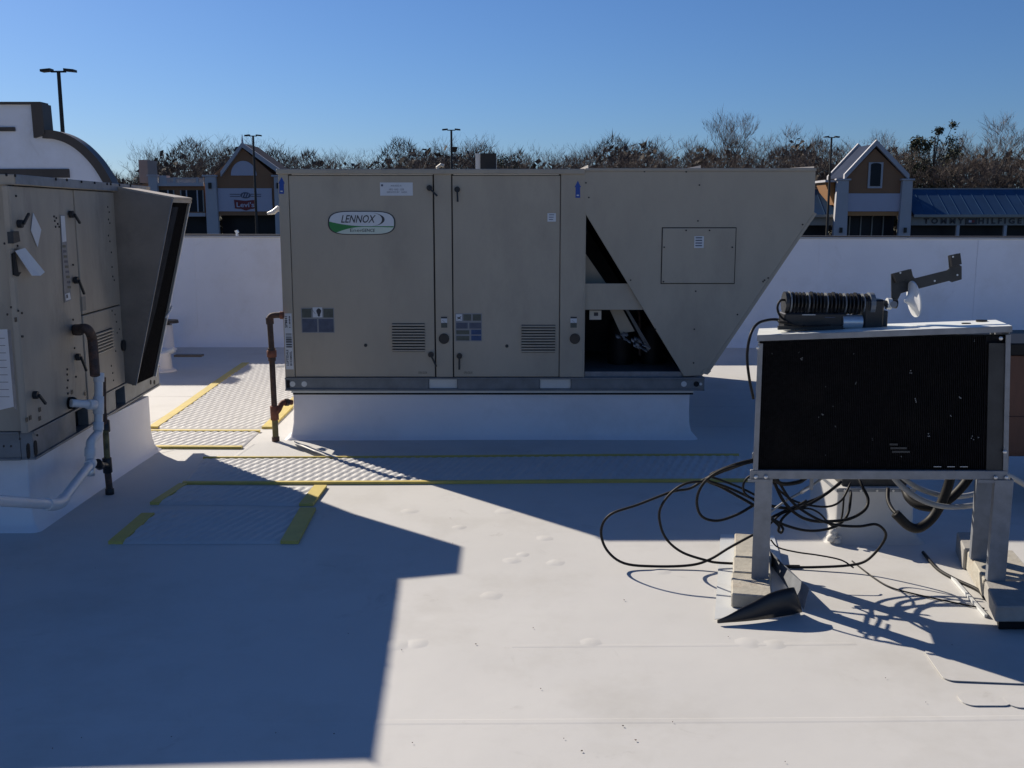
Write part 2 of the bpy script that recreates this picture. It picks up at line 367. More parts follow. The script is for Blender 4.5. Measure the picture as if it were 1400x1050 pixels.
# ------------------------------------------------------------------ walkway pads
def walkpad(c, label, yellow, ridges=True):
    """c: near-left, near-right, far-right, far-left ground points; yellow: list of quads in (u,v) 0..1"""
    c = [V(p) for p in c]
    e = empty('walkway_pad', (c[0]+c[2])/2, label, 'walkway pad', 'white tread walkway pads with yellow edges')
    def bl(u, v): return c[0]*(1-u)*(1-v)+c[1]*u*(1-v)+c[2]*u*v+c[3]*(1-u)*v
    Wd = (c[1]-c[0]).length; Dp = (c[3]-c[0]).length
    nu, nv = max(20,int(Wd/.0075)), max(8,int(Dp/.016)); m = MB()
    for j in range(nv+1):
        for i in range(nu+1):
            u, v = i/nu, j/nv; p = bl(u, v)
            edge = min(u*Wd, (1-u)*Wd, v*Dp, (1-v)*Dp)
            h = .0035
            if edge <= 1e-6: h = -.003
            elif edge > .02:
                x, y = p.x-p.y*.33, p.y
                ph = (x+.006*sin(2*pi*y/.11)+.01*sin(y*2.3+x))/.057
                s = sin(2*pi*ph); h += .0065*min(1, max(0, (s+.45)*1.5))
            p.z = roofz(p.x, p.y)+h; m.v.append(p)
    for j in range(nv):
        for i in range(nu):
            a = j*(nu+1)+i; m.f.append((a, a+1, a+nu+2, a+nu+1))
    m.build('tread_surface', pad, e, smooth=True)
    for q in yellow:
        m = MB(); n = 16
        a, b, cc, d = [bl(u, v) for u, v in q]; long_u = (b-a).length > (d-a).length
        for i in range(n+1):
            t = i/n
            if long_u: p, r = a+(b-a)*t, d+(cc-d)*t
            else: p, r = a+(d-a)*t, b+(cc-b)*t
            for w, h in ((p,-.003),(p,.0135),(r,.0135),(r,-.003)):
                w = w.copy(); w.z = roofz(w.x, w.y)+h+rnd.uniform(-.0005,.0005); m.v.append(w)
        for i in range(n):
            for k in range(3): m.f.append((i*4+k, i*4+k+1, i*4+5+k, i*4+4+k))
        m.f += [(0,1,2,3), (n*4,n*4+3,n*4+2,n*4+1)]
        m.build('yellow_edge', yel, e)
    return e
walkpad([gp(203,585),gp(372,585),gp(462,497),gp(331,497)], 'longest white tread walkway pad running away between the two tan units', [[(0,0),(.075,0),(.075,1),(0,1)], [(.915,0),(1,0),(1,1),(.915,1)]])
walkpad([gp(165,613),gp(330,613),gp(356,589),gp(203,589)], 'narrow strip of white tread walkway pad beside the left curb corner', [[(0,0),(1,0),(1,.07),(0,.07)], [(0,.93),(1,.93),(1,1),(0,1)]])
walkpad([gp(250,662),gp(1035,658),gp(1010,623),gp(278,627)], 'wide crosswise white tread walkway pad with thin yellow edges in front of the middle unit', [[(0,-.02),(1,-.02),(1,.03),(0,.03)], [(0,.985),(1,.985),(1,1.015),(0,1.015)]])
walkpad([gp(205,690),gp(428,692),gp(447,666),gp(245,664)], 'short walkway pad half in shadow, its right end broad yellow, below the crosswise pad', [[(0,0),(.055,0),(.055,1),(0,1)], [(.915,0),(1,0),(1,1),(.915,1)]])
walkpad([gp(148,743),gp(408,743),gp(432,697),gp(203,697)], 'walkway pad fully in shadow with broad yellow side strips, nearest to the camera', [[(0,0),(.075,0),(.075,.82),(0,.82)], [(.905,0),(1,0),(1,1),(.905,1)]])

# ------------------------------------------------------------------ curbs
def curb(x0, x1, y0, y1, z, label, parent=None, skin=None):
    e = parent or empty('roof_curb', ((x0+x1)/2,(y0+y1)/2,0), label, 'roof curb')
    m = MB(); prof = [(0,z),(0,z*.6),(.003,z*.35),(.009,.08),(.02,.035),(.036,.012),(.055,.002),(.065,-.008)]
    def loop(q, h):
        P = []; cr = .012+q*.5
        for cx, cy, a0 in ((x1+q-cr,y1+q-cr,0),(x0-q+cr,y1+q-cr,90),(x0-q+cr,y0-q+cr,180),(x1+q-cr,y0-q+cr,270)):
            for k in range(4):
                a = R(a0+30*k); P.append(V((cx+cr*cos(a)+rnd.uniform(-.002,.002), cy+cr*sin(a)+rnd.uniform(-.002,.002), h)))
        return P
    n = 16
    # subdivide long sides
    for q, h in prof: m.v += loop(q, h)
    for a in range(len(prof)-1):
        for k in range(n): m.f.append((a*n+k, (a+1)*n+k, (a+1)*n+(k+1)%n, a*n+(k+1)%n))
    m.f.append(tuple(range(n)))
    m.build('curb_flashing', skin or membp, e, smooth='auto')
    return e

# ------------------------------------------------------------------ shared unit pieces
def handle(fr, c, tip, d, parent, m=blackp, r=.02):
    """round boss with a lever, c and tip are (s,z) on the frame"""
    k = MB(); k.cyl(fr.p(*c, d), fr.p(*c, d+.022), r, 14)
    k.beam(fr.p(*c, d+.026), fr.p(*tip, d+.034), .012, .012, up=fr.n)
    return k.build('latch_handle', m, parent, bev=.001)
def louvre(fr, s0, s1, z0, z1, d, e, n=9):
    k = MB().fbox(fr, s0-.01, s1+.01, z0-.01, z1+.01, d, d+.003)
    lp = k.build('louvre_vent', gap, e)
    st = (z1-z0)/n
    me = None
    for i in range(n+1):
        z = z0+i*st
        b = MB(); b.prism([fr.p(s0-.012,z-st*.32,d+.003), fr.p(s0-.012,z+st*.3,d+.003), fr.p(s0-.012,z+st*.16,d+.013), fr.p(s0-.012,z-st*.3,d+.013)], fr.e*(s1-s0+.024))
        b.build('slat', tan, lp)
    return lp
def screws(fr, pts, d, e, m=dark, r=.006):
    k = MB()
    for a, z in pts: k.cyl(fr.p(a,z,d), fr.p(a,z,d+.005), r, 6)
    return k.build('screw_heads', m, e, kind='stuff')
def sticker(fr, s0, s1, z0, z1, d, m, e, name='label_plate', bev=0):
    return MB().fbox(fr, s0, s1, z0, z1, d, d+.0012).build(name, m, e)
def pipe(pts, r, name, m, e, n=10, k=4, smooth=True):
    return MB().tube(catmull(pts, k) if k else pts, r, n).build(name, m, e, smooth='auto')
def ring(a, b, r, name, m, e): return MB().cyl(a, b, r, 12).build(name, m, e, bev=.0015, smooth='auto')

# ------------------------------------------------------------------ middle rooftop unit
YM = 7.2; FM = Frame((0,YM,0), (1,0,0), (0,-1,0)); q = FM.q; BACK = 3.5
def main_unit():
    e = empty('rooftop_unit', (-.1,YM+1.5,.34), 'wide tan rooftop air conditioner with oval badge and V shaped condenser end', 'rooftop unit', 'tan rooftop air conditioners')
    XL, XR = q(385,375)[0], q(798,375)[0]; ZT = q(600,237)[1]; ZB = q(600,516)[1]; ZR = q(600,534)[1]
    XH = q(1114,240)[0]; XE = q(963,525)[0]
    # base rail with fork pockets
    segs = [q(390,525)[0], q(586,525)[0], q(625,525)[0], q(738,525)[0], q(781,525)[0], XE]
    rail = MB()
    for i in (0,2,4):
        a, b = segs[i], segs[i+1]; rail.fbox(FM, a, b, ZR+.012, ZB-.012, -.08, -.0)
    rail.fbox(FM, segs[0], XE, ZB-.0118, ZB, -.08, .012); rail.fbox(FM, segs[0], XE, ZR, ZR+.0118, -.08, .012)
    rail.build('base_rail', galvd, e, bev=.001)
    for i in (1,3): MB().fbox(FM, segs[i]+.003, segs[i+1]-.003, ZR+.013, ZB-.013, -.03,-.02).build('fork_pocket', galvp, e)  # pale plate stands in for light seen through the pocket
    MB().box(segs[0],segs[0]+.08,YM+.081,YM+BACK,ZR,ZB).build('side_rail', galvd, e)
    MB().box(XE-.08,XE,YM+.081,YM+BACK,ZR,ZB).build('side_rail', galvd, e)
    for px, m_ in ((400,galvp),(416,galvp),(935,galvp),(952,gap),(958,galvp)):
        a, z = q(px,525); MB().cyl(FM.p(a,z,0), FM.p(a,z,.003), .02 if px != 958 else .01, 16).build('lifting_hole', m_, e)
    a = q(394,525)[0]; MB().fbox(FM, a-.012, a+.012, ZR+.02, ZB-.02, 0, .003).build('end_slot', gap, e)
    # cabinet core
    core = MB().fbox(FM, XL+.004, XR-.002, ZB+.0005, ZT-.002, -BACK, -.012)
    core.build('cabinet', gap, e)
    MB().box(XL,XL+.0035,YM-.0,YM+BACK,ZB+.001,ZT).build('end_panel', tan, e)
    MB().box(XL+.004,XR,YM+BACK+.001,YM+BACK+.02,ZB,ZT).build('back_panel', tan, e)
    MB().box(XR-.0015,XR+.012,YM-.0,YM+BACK,ZB+.001,ZT-.002).build('bulkhead', tan, e)
    # front panels; dark joints between
    def panel(x0, x1, y0, y1, name, d=0.):
        a, z1 = q(x0,375)[0], q((x0+x1)/2,y0)[1]; b, z0 = q(x1,375)[0], q((x0+x1)/2,y1)[1]
        return MB().fbox(FM, a, b, z0, z1, -.02, d).build(name, tan, e, bev=.003)
    panel(385.2,398.5,237,515.5,'corner_post',.004)
    d1 = panel(399.2,593,240,515.2,'access_door')
    panel(594.9,618,237,515.5,'centre_post',.002)
    d2 = panel(619.6,765,240,515.2,'access_door')
    panel(765.9,798,237,515.5,'corner_post',.004)
    for x0, x1 in ((399,592),(620,764)):
        a, z = q(x0,238.6); b, _ = q(x1,238.6); MB().fbox(FM, a, b, z-.004, z+.004, -.001, .008).build('drip_lip', tan3, e)  # pale lip paints the thin line of sun above each door
    # top cap over all
    a0, zt = q(378,232); MB().fbox(FM, a0, XR, ZT-.006, q(600,231)[1], -BACK-.03, .02).build('top_panel', tan, e, bev=.004)
    # V-shaped condenser section
    V_front = [q(798.5,236.5), q(1115,231), q(1113,290), q(965,509), q(960,513), q(935,514.5), q(798.5,289)]
    V_front = [(a, z) for a, z in V_front]
    zc = q(900,230)[1]; V_front[0] = (V_front[0][0], zc-.02); V_front[1] = (V_front[1][0], zc-.02)
    MB().fprism(FM, V_front, -.02, .003).build('condenser_side_panel', tan, e, bev=.002)
    MB().fprism(FM, V_front, -BACK, -BACK+.02).build('condenser_side_panel', tan, e, bev=.002)
    MB().fbox(FM, XR+.001, V_front[1][0]+.004, zc-.02, zc, -BACK-.01, .012).build('fan_deck', tan, e, bev=.003)
    # slanted coils between the side panels
    P1, P2, P3, P4 = V_front[6], V_front[5], V_front[2], V_front[3]
    def slab(a, b, w, inset, m_, name):
        a, b = V((a[0],0,a[1])), V((b[0],0,b[1])); t = (b-a).normalized(); nn = V((t.z,0,-t.x))*inset
        pts = [(a+nn).xz, (b+nn).xz, (b+nn*(1+w/abs(inset))).xz, (a+nn*(1+w/abs(inset))).xz]
        return MB().fprism(FM, [tuple(p) for p in pts], -BACK+.021, -.021).build(name, m_, e)
    slab(P1, P2, .05, -.02, coil, 'condenser_coil'); slab(P3, P4, .05, .015, coil, 'condenser_coil')
    # folded flange on right slope
    a, b = V((P3[0],0,P3[1])), V((P4[0],0,P4[1])); t = (b-a).normalized(); nn = V((-t.z,0,t.x)); nn = nn if nn.x > 0 else -nn
    MB().fprism(FM, [tuple(p.xz) for p in (a-t*.0+nn*.001, b+t*.0+nn*.001, b+nn*.022, a+nn*.022)], -.05, .001).build('edge_flange', tan, e, bev=.001)
    MB().fprism(FM, [q(962,505), q(972,507), q(967,512), q(958,510)], .003, .012).build('bent_tab', tan, e)
    # interior seen through the triangular gap
    fl = MB().fbox(FM, XR+.013, q(935,514)[0], ZB, ZB+.03, -BACK+.1, -.05).build('drain_pan', galvd, e)
    MB().fprism(FM, [q(799.5,388), q(861,388), q(882,424), q(799.5,424)], -.045, -.025).build('cross_panel', tan, e, bev=.001)
    MB().fprism(FM, [q(799.5,345,-.2), q(829,388,-.2), q(829,395,-.2), q(799.5,395,-.2)], -.23, -.21).build('gusset', tan, e)
    MB().fprism(FM, [q(830,415,-.2), q(847,415,-.2), q(868,453,-.2), q(849,456,-.2)], -.23, -.21).build('slanted_brace', tan, e)
    MB().fprism(FM, [q(852,418,-.25), q(856,418,-.25), q(890,476,-.25), q(886,480,-.25)], -.27, -.25).build('slanted_brace', galvd, e)
    MB().fbox(FM, XR+.013, q(935,514)[0]+.1, ZB+.03, ZT-.3, -1.25, -1.2).build('dark_inner_panel', dark, e)  # near-black panel puts the shade inside the gap into colour
    for cx, rr_, h in ((.82,.095,.38),(1.06,.085,.33)):
        k = MB().tube([(cx,YM+.5,ZB+.031),(cx,YM+.5,ZB+h-.05),(cx,YM+.5,ZB+h-.015),(cx,YM+.5,ZB+h)], [rr_,rr_,rr_*.85,rr_*.4], 20)
        cp = k.build('compressor', black, e, smooth='auto')
        pipe([(cx,YM+.5,ZB+h-.01),(cx+.02,YM+.48,ZB+h+.09),(cx+.12,YM+.42,ZB+h+.08),(cx+.14,YM+.42,ZB+.1)], .01, 'suction_line', rust, cp, 8)
    a, z = q(806,424.5,-.1); b, z0 = q(822,437,-.1); MB().fbox(FM, a, b, z0, z, -.11, -.1).build('hanging_tag', tan3, e)  # cream colour stands in for sun on the tag
    a, z = q(812,429,-.1); MB().fbox(FM, a, a+.03, z-.015, z+.01, -.1, -.0985).build('tag_print', print_dark, e)
    m = MB()
    rs = random.Random(3)
    for _ in range(26):
        px = rs.uniform(842,888); py = 454+(px-842)*.45+rs.uniform(-4,7); a, z = q(px,py,-.12); c = FM.p(a,z,-.12); l = rs.uniform(.012,.035); h = rs.uniform(.003,.007)
        if 864 < px < 872: h = .014
        m.prism([c+V((-l/2,0,.004)), c+V((l/2,0,-.008)), c+V((l/2,0,-.008-h)), c+V((-l/2,0,.004-h))], (0,.03,.01))
    m.build('torn_foil', galv, e, kind='stuff')
    MB().fbox(FM, *[q(x,519.5)[0] for x in (800,934)], q(860,515)[1]-.005, q(860,509)[1], -.05, -.03).build('sill_plate', galv, e)
    # condenser panel details
    a, z1 = q(906,312); b, z0 = q(1003,387)
    hp = MB().fbox(FM, a, b, z0, z1, .003, .012).build('hatch_panel', tan, e, bev=.002)
    MB().fbox(FM, a-.006, b+.006, z0-.006, z1+.006, .0032, .0042).build('hatch_shadow_gap', gap, e)
    a, z1 = q(949.5,323,.012); b, z0 = q(962,339,.012); sticker(FM, a, b, z0, z1, .012, paper, e, 'label_plate')
    for i in range(4): MB().fbox(FM, a+.008, b-.012, z0+.012+i*.018, z0+.02+i*.018, .0132, .0137).build('label_print', print_blue, e)
    a = q(955,375)[0]
    MB().fbox(FM, a-.0015, a+.0015, q(955,268)[1], q(955,237)[1], .0031,.0045).build('panel_seam', tan2, e)
    screws(FM, [q(x,y) for x, y in ((956,253),(954,302),(951,398),(949,450),(948,496),(881,234.5),(938,235),(1035,233),(1075,233),(805,270),(801,250),(862,383),(896,450),(1050,300+80),(1008,430),(1045,383),(1097,307),(1043,385))], .003, e)
    screws(FM, [q(x,y,.012) for x, y in ((908,338),(1001,338),(938,315),(970,315),(907,385))], .012, e)
    # latches
    for c, t, dr in (((587,257),(598,268),d1),((625,259),(626,276),d2),((589,485),(597,501),d1),((628,487),(628,505),d2)):
        handle(FM, q(*c,.02), q(*t,.02), 0.0, dr)
    for (x0,x1,y0,y1) in ((538,579,444,479),(715,757,446,480)):
        a, z1 = q(x0,y0); b, z0 = q(x1,y1); louvre(FM, a, b, z0, z1, .0005, e)
    for px, py in ((607,463),(786,463)):
        a, z = q(px,py,.005); MB().cyl(FM.p(a,z,.002), FM.p(a,z,.014), .037, 24).build('round_port', blackp, e, bev=.003, smooth='auto')
    for px, py in ((500,472),(693,473)):
        a, z = q(px,py); MB().cyl(FM.p(a,z,0), FM.p(a,z,.006), .012, 12).build('plug', tube_pl, e)
    # badge: superellipse outline
    bx0, bz1 = q(448,288.5); bx1, bz0 = q(541,321); cx, cz = (bx0+bx1)/2, (bz0+bz1)/2; hw, hh = (bx1-bx0)/2, (bz1-bz0)/2
    def sup(k, n=44, p=.62):
        return [(cx+hw*k*math.copysign(abs(cos(2*pi*i/n))**(.42), cos(2*pi*i/n)), cz+hh*(k if k == 1 else k-.03)*math.copysign(abs(sin(2*pi*i/n))**.8, sin(2*pi*i/n))) for i in range(n)]
    bd = MB().fprism(FM, sup(1.), .0005, .005).build('badge', print_dark, e)
    def clip(poly, fn):       # keep side where fn(x,z)>0
        out = []
        for i in range(len(poly)):
            a, b = poly[i], poly[(i+1) % len(poly)]; fa, fb = fn(*a), fn(*b)
            if fa > 0: out.append(a)
            if (fa > 0) != (fb > 0):
                t = fa/(fa-fb); out.append((a[0]+(b[0]-a[0])*t, a[1]+(b[1]-a[1])*t))
        return out
    inner = sup(.965)
    up_fn = lambda x, z: z-(cz-hh*.25+hh*.28*((x-cx)/hw-.25)**2*(1 if (x-cx)/hw < .25 else .0))
    MB().fprism(FM, inner, .005, .0058).build('badge_face', green, bd)
    # upper silver field
    def strip(fn_lo, fn_hi, mname, mt, d):
        N = 48; m = MB(); base = []
        for i in range(N+1):
            x = cx+hw*.955*(-1+2*i/N); k = abs((x-cx)/hw/.965); lim = hh*.935*(max(0, 1-min(1,k)**(1/.21)))**.4 if k < 1 else 0
            lo, hi = max(cz-lim, fn_lo(x)), min(cz+lim, fn_hi(x))
            if hi < lo: hi = lo
            base.append((x, lo, hi))
        for x, lo, hi in base: m.v += [FM.p(x, lo, d), FM.p(x, hi, d)]
        for i in range(N): m.f.append((2*i, 2*i+2, 2*i+3, 2*i+1))
        return m.build(mname, mt, bd)
    sp = lambda x: cz-hh*.27+hh*.42*max(0, (.1-(x-cx)/hw)/1.1)**2
    strip(sp, lambda x: 9, 'badge_silver_field', badge, .0064)
    strip(lambda x: -9, lambda x: cz-hh*.33-hh*.62*max(0, abs((x-cx)/hw-.1)/.95)**2.2*(1 if x < cx+.1*hw else .12), 'badge_lower_field', badge2, .0064)
    ux, uz = (1,0,0), (0,0,1)
    a, z0 = q(466.5,304.6); b, z1 = q(514,294); text_mesh('badge_lettering', 'LENNOX', FM.p(a,z0,.0066), ux, uz, b-a, z1-z0, print_dark, bd, shear=.3, font_off=.012)
    # swoosh around the X
    m = MB(); c0 = V((q(505,300)[0],0,q(505,300)[1])); N = 20
    for i in range(N+1):
        a = R(-100+200*i/N); w = .018*cos(a*.9)**2+.001; rx, rz = .107, .047
        m.v += [FM.p(c0.x+cos(a)*rx, c0.z+sin(a)*rz, .0068), FM.p(c0.x+cos(a)*(rx-w), c0.z+sin(a)*(rz-w*.15), .0068)]
    for i in range(N): m.f.append((2*i, 2*i+1, 2*i+3, 2*i+2))
    m.build('badge_swoosh', print_dark, bd)
    a, z0 = q(479,317); b, z1 = q(496,312.5); text_mesh('badge_lettering', 'Ener', FM.p(a,z0,.0068), ux, uz, b-a, z1-z0, print_green, bd)
    a, z0 = q(495,317); b, z1 = q(513,312.8); text_mesh('badge_lettering', 'GENCE', FM.p(a,z0,.0068), ux, uz, b-a, z1-z0, print_dark, bd, shear=.2, font_off=.01)
    # white label top
    a, z1 = q(519.5,249.5); b, z0 = q(564.5,267.5); sticker(FM, a, b, z0, z1, .0005, paper, e)
    for body, x0, x1, yy, hgt in (('AHU5502-A',534,549,255,2.2),('MFD 10/02  1278',532,552,260.3,2.4),('SERVICE BY  16021',529,556,263.8,2.2)):
        a, z = q(x0,yy); b, zz = q(x1,yy-hgt); text_mesh('label_lettering', body, FM.p(a,z,.002), ux, uz, b-a, zz-z, print_blue, e)
    a, z = q(521,254); MB().fbox(FM, a, a+.014, z-.004, z+.01, .002,.0024).build('label_print', print_blue, e)
    # small label
    a, z1 = q(748.5,291.5); b, z0 = q(760,303); sticker(FM, a, b, z0, z1, .0005, paper, e)
    for i in range(3): MB().fbox(FM, a+.01, b-.02+i*.004, z0+.012+i*.016, z0+.017+i*.016, .0018,.0022).build('label_print', print_blue, e)
    # arrows
    for px, y0, y1 in ((385,242,265),(790,247,270.5)):
        pts = [(px,y0),(px+4.5,y0+9),(px+3,y0+9),(px+3.3,y1),(px-3.3,y1),(px-3,y0+9),(px-4.5,y0+9)]
        MB().fprism(FM, [q(x,y,.004) for x, y in pts], .0045, .0055).build('arrow_sticker', bluea, e)
        a, z = q(px,y1-3.5,.004); MB().fbox(FM, a-.008, a+.008, z-.004, z+.004, .0056,.006).build('arrow_print', paper, e)
    # warning labels door 1
    def grid(x0, y0, x1, y1, cells, base=paper):
        a, z1 = q(x0,y0); b, z0 = q(x1,y1); sh = sticker(FM, a-.003, b+.003, z0-.003, z1+.003, .0005, greyc, e, 'warning_label')
        for (u0,v0,u1,v1,m_) in cells:
            MB().fbox(FM, a+(b-a)*u0+.003, a+(b-a)*u1-.003, z1-(z1-z0)*v1+.003, z1-(z1-z0)*v0-.003, .0018,.0024).build('label_field', m_, sh)
        return a, b, z0, z1, sh
    a, b, z0, z1, sh = grid(412,421.5,457,454.5, [(0,0,.32,.4,print_green),(.34,-.06,.66,.39,paper),(.67,0,1,.4,print_green),(0,.42,.49,1,print_blue),(.51,.42,1,1,print_blue)])
    c = FM.p(a+(b-a)*.54, z1-(z1-z0)*.17, .0026)
    MB().prism([c+V((.02*cos(t)*(.75+.25*sin(3*t)),0,.03*sin(t))) for t in [2*pi*i/14 for i in range(14)]], (0,-.0005,0)).build('pictogram', print_dark, sh)
    MB().beam(c+V((-.052,0,.03)), c+V((-.025,0,-.01)), .0012, .008, up=V((0,1,0))).build('pictogram', print_dark, sh)
    a, b, z0, z1, sh = grid(623,429,658.5,466, [(0,0,.26,.27,paper),(.28,0,.62,.27,print_green),(.64,0,1,.27,print_green),(0,.31,.48,.56,print_blue),(.51,.31,1,.56,print_blue),(0,.59,.54,.77,print_green),(.58,.57,1,.78,print_navy),(0,.8,.54,1,print_green),(.58,.79,1,1,print_navy)])
    c = FM.p(a+(b-a)*.13, z1-(z1-z0)*.14, .0026)
    MB().prism([c+V((x*.001,0,z*.001)) for x, z in ((-17,-14),(-8,-4),(-16,6),(0,2),(16,12),(8,-4),(18,-14),(0,-8))], (0,-.0005,0)).build('pictogram', print_dark, sh)
    for px in (607,784):
        a, z1 = q(px-4,433,.004); b, z0 = q(px+4.5,448,.004); sh = sticker(FM, a, b, z0, z1, .0045, paper, e, 'warning_label')
        MB().fbox(FM, a, b, z1-.012, z1, .006,.0065).build('label_field', print_dark, sh); MB().fbox(FM, a, b, z0, z0+.034, .006,.0065).build('label_field', print_green, sh)
        c = FM.p((a+b)/2, z1-.035, .0062); MB().beam(c+V((-.012,0,.012)), c+V((.014,0,-.014)), .001, .007, up=V((0,1,0))).build('pictogram', print_dark, sh)
    for px in (578,640): # faint printing near the lower latches
        a, z0 = q(px-6,511); b, z1 = q(px+6,508); text_mesh('door_lettering', 'OPEN DOOR', FM.p(a,z0,.001), ux, uz, b-a, z1-z0, print_green, e)
    # tall bar-code sticker round the corner post, leaning a little
    pts = [q(388,428.5,.005), q(398.5,428.5,.005), q(401.5,505,.005), q(391,505,.005)]
    MB().fprism(FM, pts, .0045, .0056).build('barcode_sticker', paper, e)
    def up_text(body, x, y0, y1, wpx):
        a, z0 = q(x,y1,.006); _, z1 = q(x,y0,.006); text_mesh('sticker_lettering', body, FM.p(a,z0,.006), (0,0,1), (-1,0,0), z1-z0, wpx*.0051, print_dark, e, font_off=.02)
    up_text('SPM41', 393.2, 432.5, 448, 3.6); up_text('1-888', 397.4, 432, 448, 2.2)
    up_text('LOFTSDALE', 395, 478, 500, 3.2); up_text('81C0805L', 399.6, 480, 500, 3.)
    rs = random.Random(2); y = 456.
    while y < 475:
        h = rs.choice((.7,1.1,1.8)); a, z1 = q(389.5+(y-428)*.04,y,.006); b, z0 = q(397.5+(y-428)*.04,y+h,.006)
        MB().fbox(FM, a, b, z0, z1, .0058,.0062).build('barcode_bar', print_dark, e); y += h+rs.choice((.7,1.2))
    # sun-catching flaps on the top
    for x0, x1, y0, y1 in ((793,804,231,225.5),(936,958,231,226),(1080,1113,230,227.5)):
        a = at(x0,y0-.4,YM+.1); b = at(x1,y0-.4,YM+.05); c = at(x1,y1,YM+.07)
        c2 = c+V((.03,.34,0)); MB().add([a, b+V((0,0,0)), c, c2, b+V((.03,.34,0))], [(0,1,2),(0,2,3),(0,3,4),(1,4,3,2),(0,4,1)]).build('lifted_top_flap', tan3, e)
    a = at(603,229,YM+.03); MB().tube([a+V((-.02,0,-.03)), a+V((-.025,0,.0)), a+V((0,0,.018)), a+V((.02,0,.01))], .012, 8).build('lifting_lug', tan3, e)
    # exhaust stack on top
    p, r_ = at(650,210,YM+.9), at(678,231,YM+.9)
    st = MB().box(p.x+.0, r_.x, YM+.9, YM+1.3, zc-.02, p.z).build('exhaust_box', galvp, e, bev=.002, label='small box on the top, its front coloured dark beside a pale strip standing for its sunlit side')
    w = r_.x-p.x
    MB().box(p.x+.038, r_.x+.003, YM+.885, YM+.899, zc, p.z+.002).build('exhaust_louvre', dark, e)  # dark louvre plate paints the shaded front; bare pale strip imitates the sunlit side
    MB().box(r_.x+.002, r_.x+.06, YM+.9, YM+1.2, zc-.02, zc+.012).build('exhaust_flange', tan3, e)
    # bright fitting on the sunlit left end
    c = at(374,288,YM+.15)
    MB().tube([c+V((.09,0,.0)), c+V((.03,0,.015)), c+V((-.0,0,-.01)), c+V((-.045,0,-.02))], [.02,.02,.018,.008], 8).build('conduit_fitting', pvc, e, smooth='auto')
    return ZR, XL, XE
ZR, XL, XE = main_unit()
zc_ = ZR-.03
ce = curb(q(399,560)[0], q(944,560)[0], YM+.05, YM+3.3, zc_, 'long white membrane wrapped curb under the middle rooftop unit')
MB().box(q(397,537)[0], q(949,537)[0], YM+.03, YM+3.32, zc_+.008, ZR-.004).build('curb_cap', galvp, ce, bev=.001)
MB().box(q(397,537)[0]+.01, q(949,537)[0], YM+.038, YM+3.3, zc_-.006, zc_+.0075).build('seal_strip', gap, ce)
# flap of membrane by the left foot of the curb
a = gp(395,603); 
MB().prism([gp(400,603,.01), gp(425,612,.012), gp(462,627,.012), gp(430,617,.03), gp(405,606,.035)], (0,.01,.004)).build('loose_membrane_edge', memb, ce)

# gas pipe on the left of the middle unit
def gas_pipe():
    Y = YM-.04; P = lambda x, y, dy=0: at(x,y,Y+dy)
    e = empty('gas_pipe', P(377,600), 'rusty gas pipe with drip leg at the left corner of the middle unit', 'gas pipe')
    pipe([P(388,431), P(376,431), P(370,433), P(369,440), P(371.5,480)], .021, 'upper_pipe', rust, e, 12, 5)
    MB().cyl(P(383,431), P(387,431), .027, 12).build('collar', rustred, e)
    MB().cyl(P(368.5,434), P(369.2,443), .028, 12).build('elbow_band', rust, e)
    ring(P(371.3,479), P(371.6,488), .035, 'union', rustred, e)
    MB().cyl(P(371.2,476), P(371.9,493), .028, 12).build('union_nut', rust, e)
    MB().cyl(P(371.8,490), P(375,556), .021, 12).build('lower_pipe', rust, e, smooth='auto')
    ring(P(374.6,555), P(375.9,574), .03, 'tee', rustred, e)
    MB().cyl(P(375.8,573), P(377,600), .022, 12).build('drip_leg', pipey, e, smooth='auto')
    ring(P(376.8,597), P(377.1,603), .028, 'end_cap', rust, e)
    pipe([P(376,566), P(381,560), P(385,552,.03), P(390,550,.06), P(399,550,.1)], .02, 'branch_pipe', rustred, e, 12, 4)
    ring(P(390,550,.05), P(394,550,.07), .027, 'branch_collar', rust, e)
gas_pipe()
for x,y in ((384,484.5),(384,491)): pass
c = gp(384,502); MB().box(c.x-.04,c.x+.04,c.y-.06,c.y+.06,-.004,.012).build('drain_cover', galv, roof)

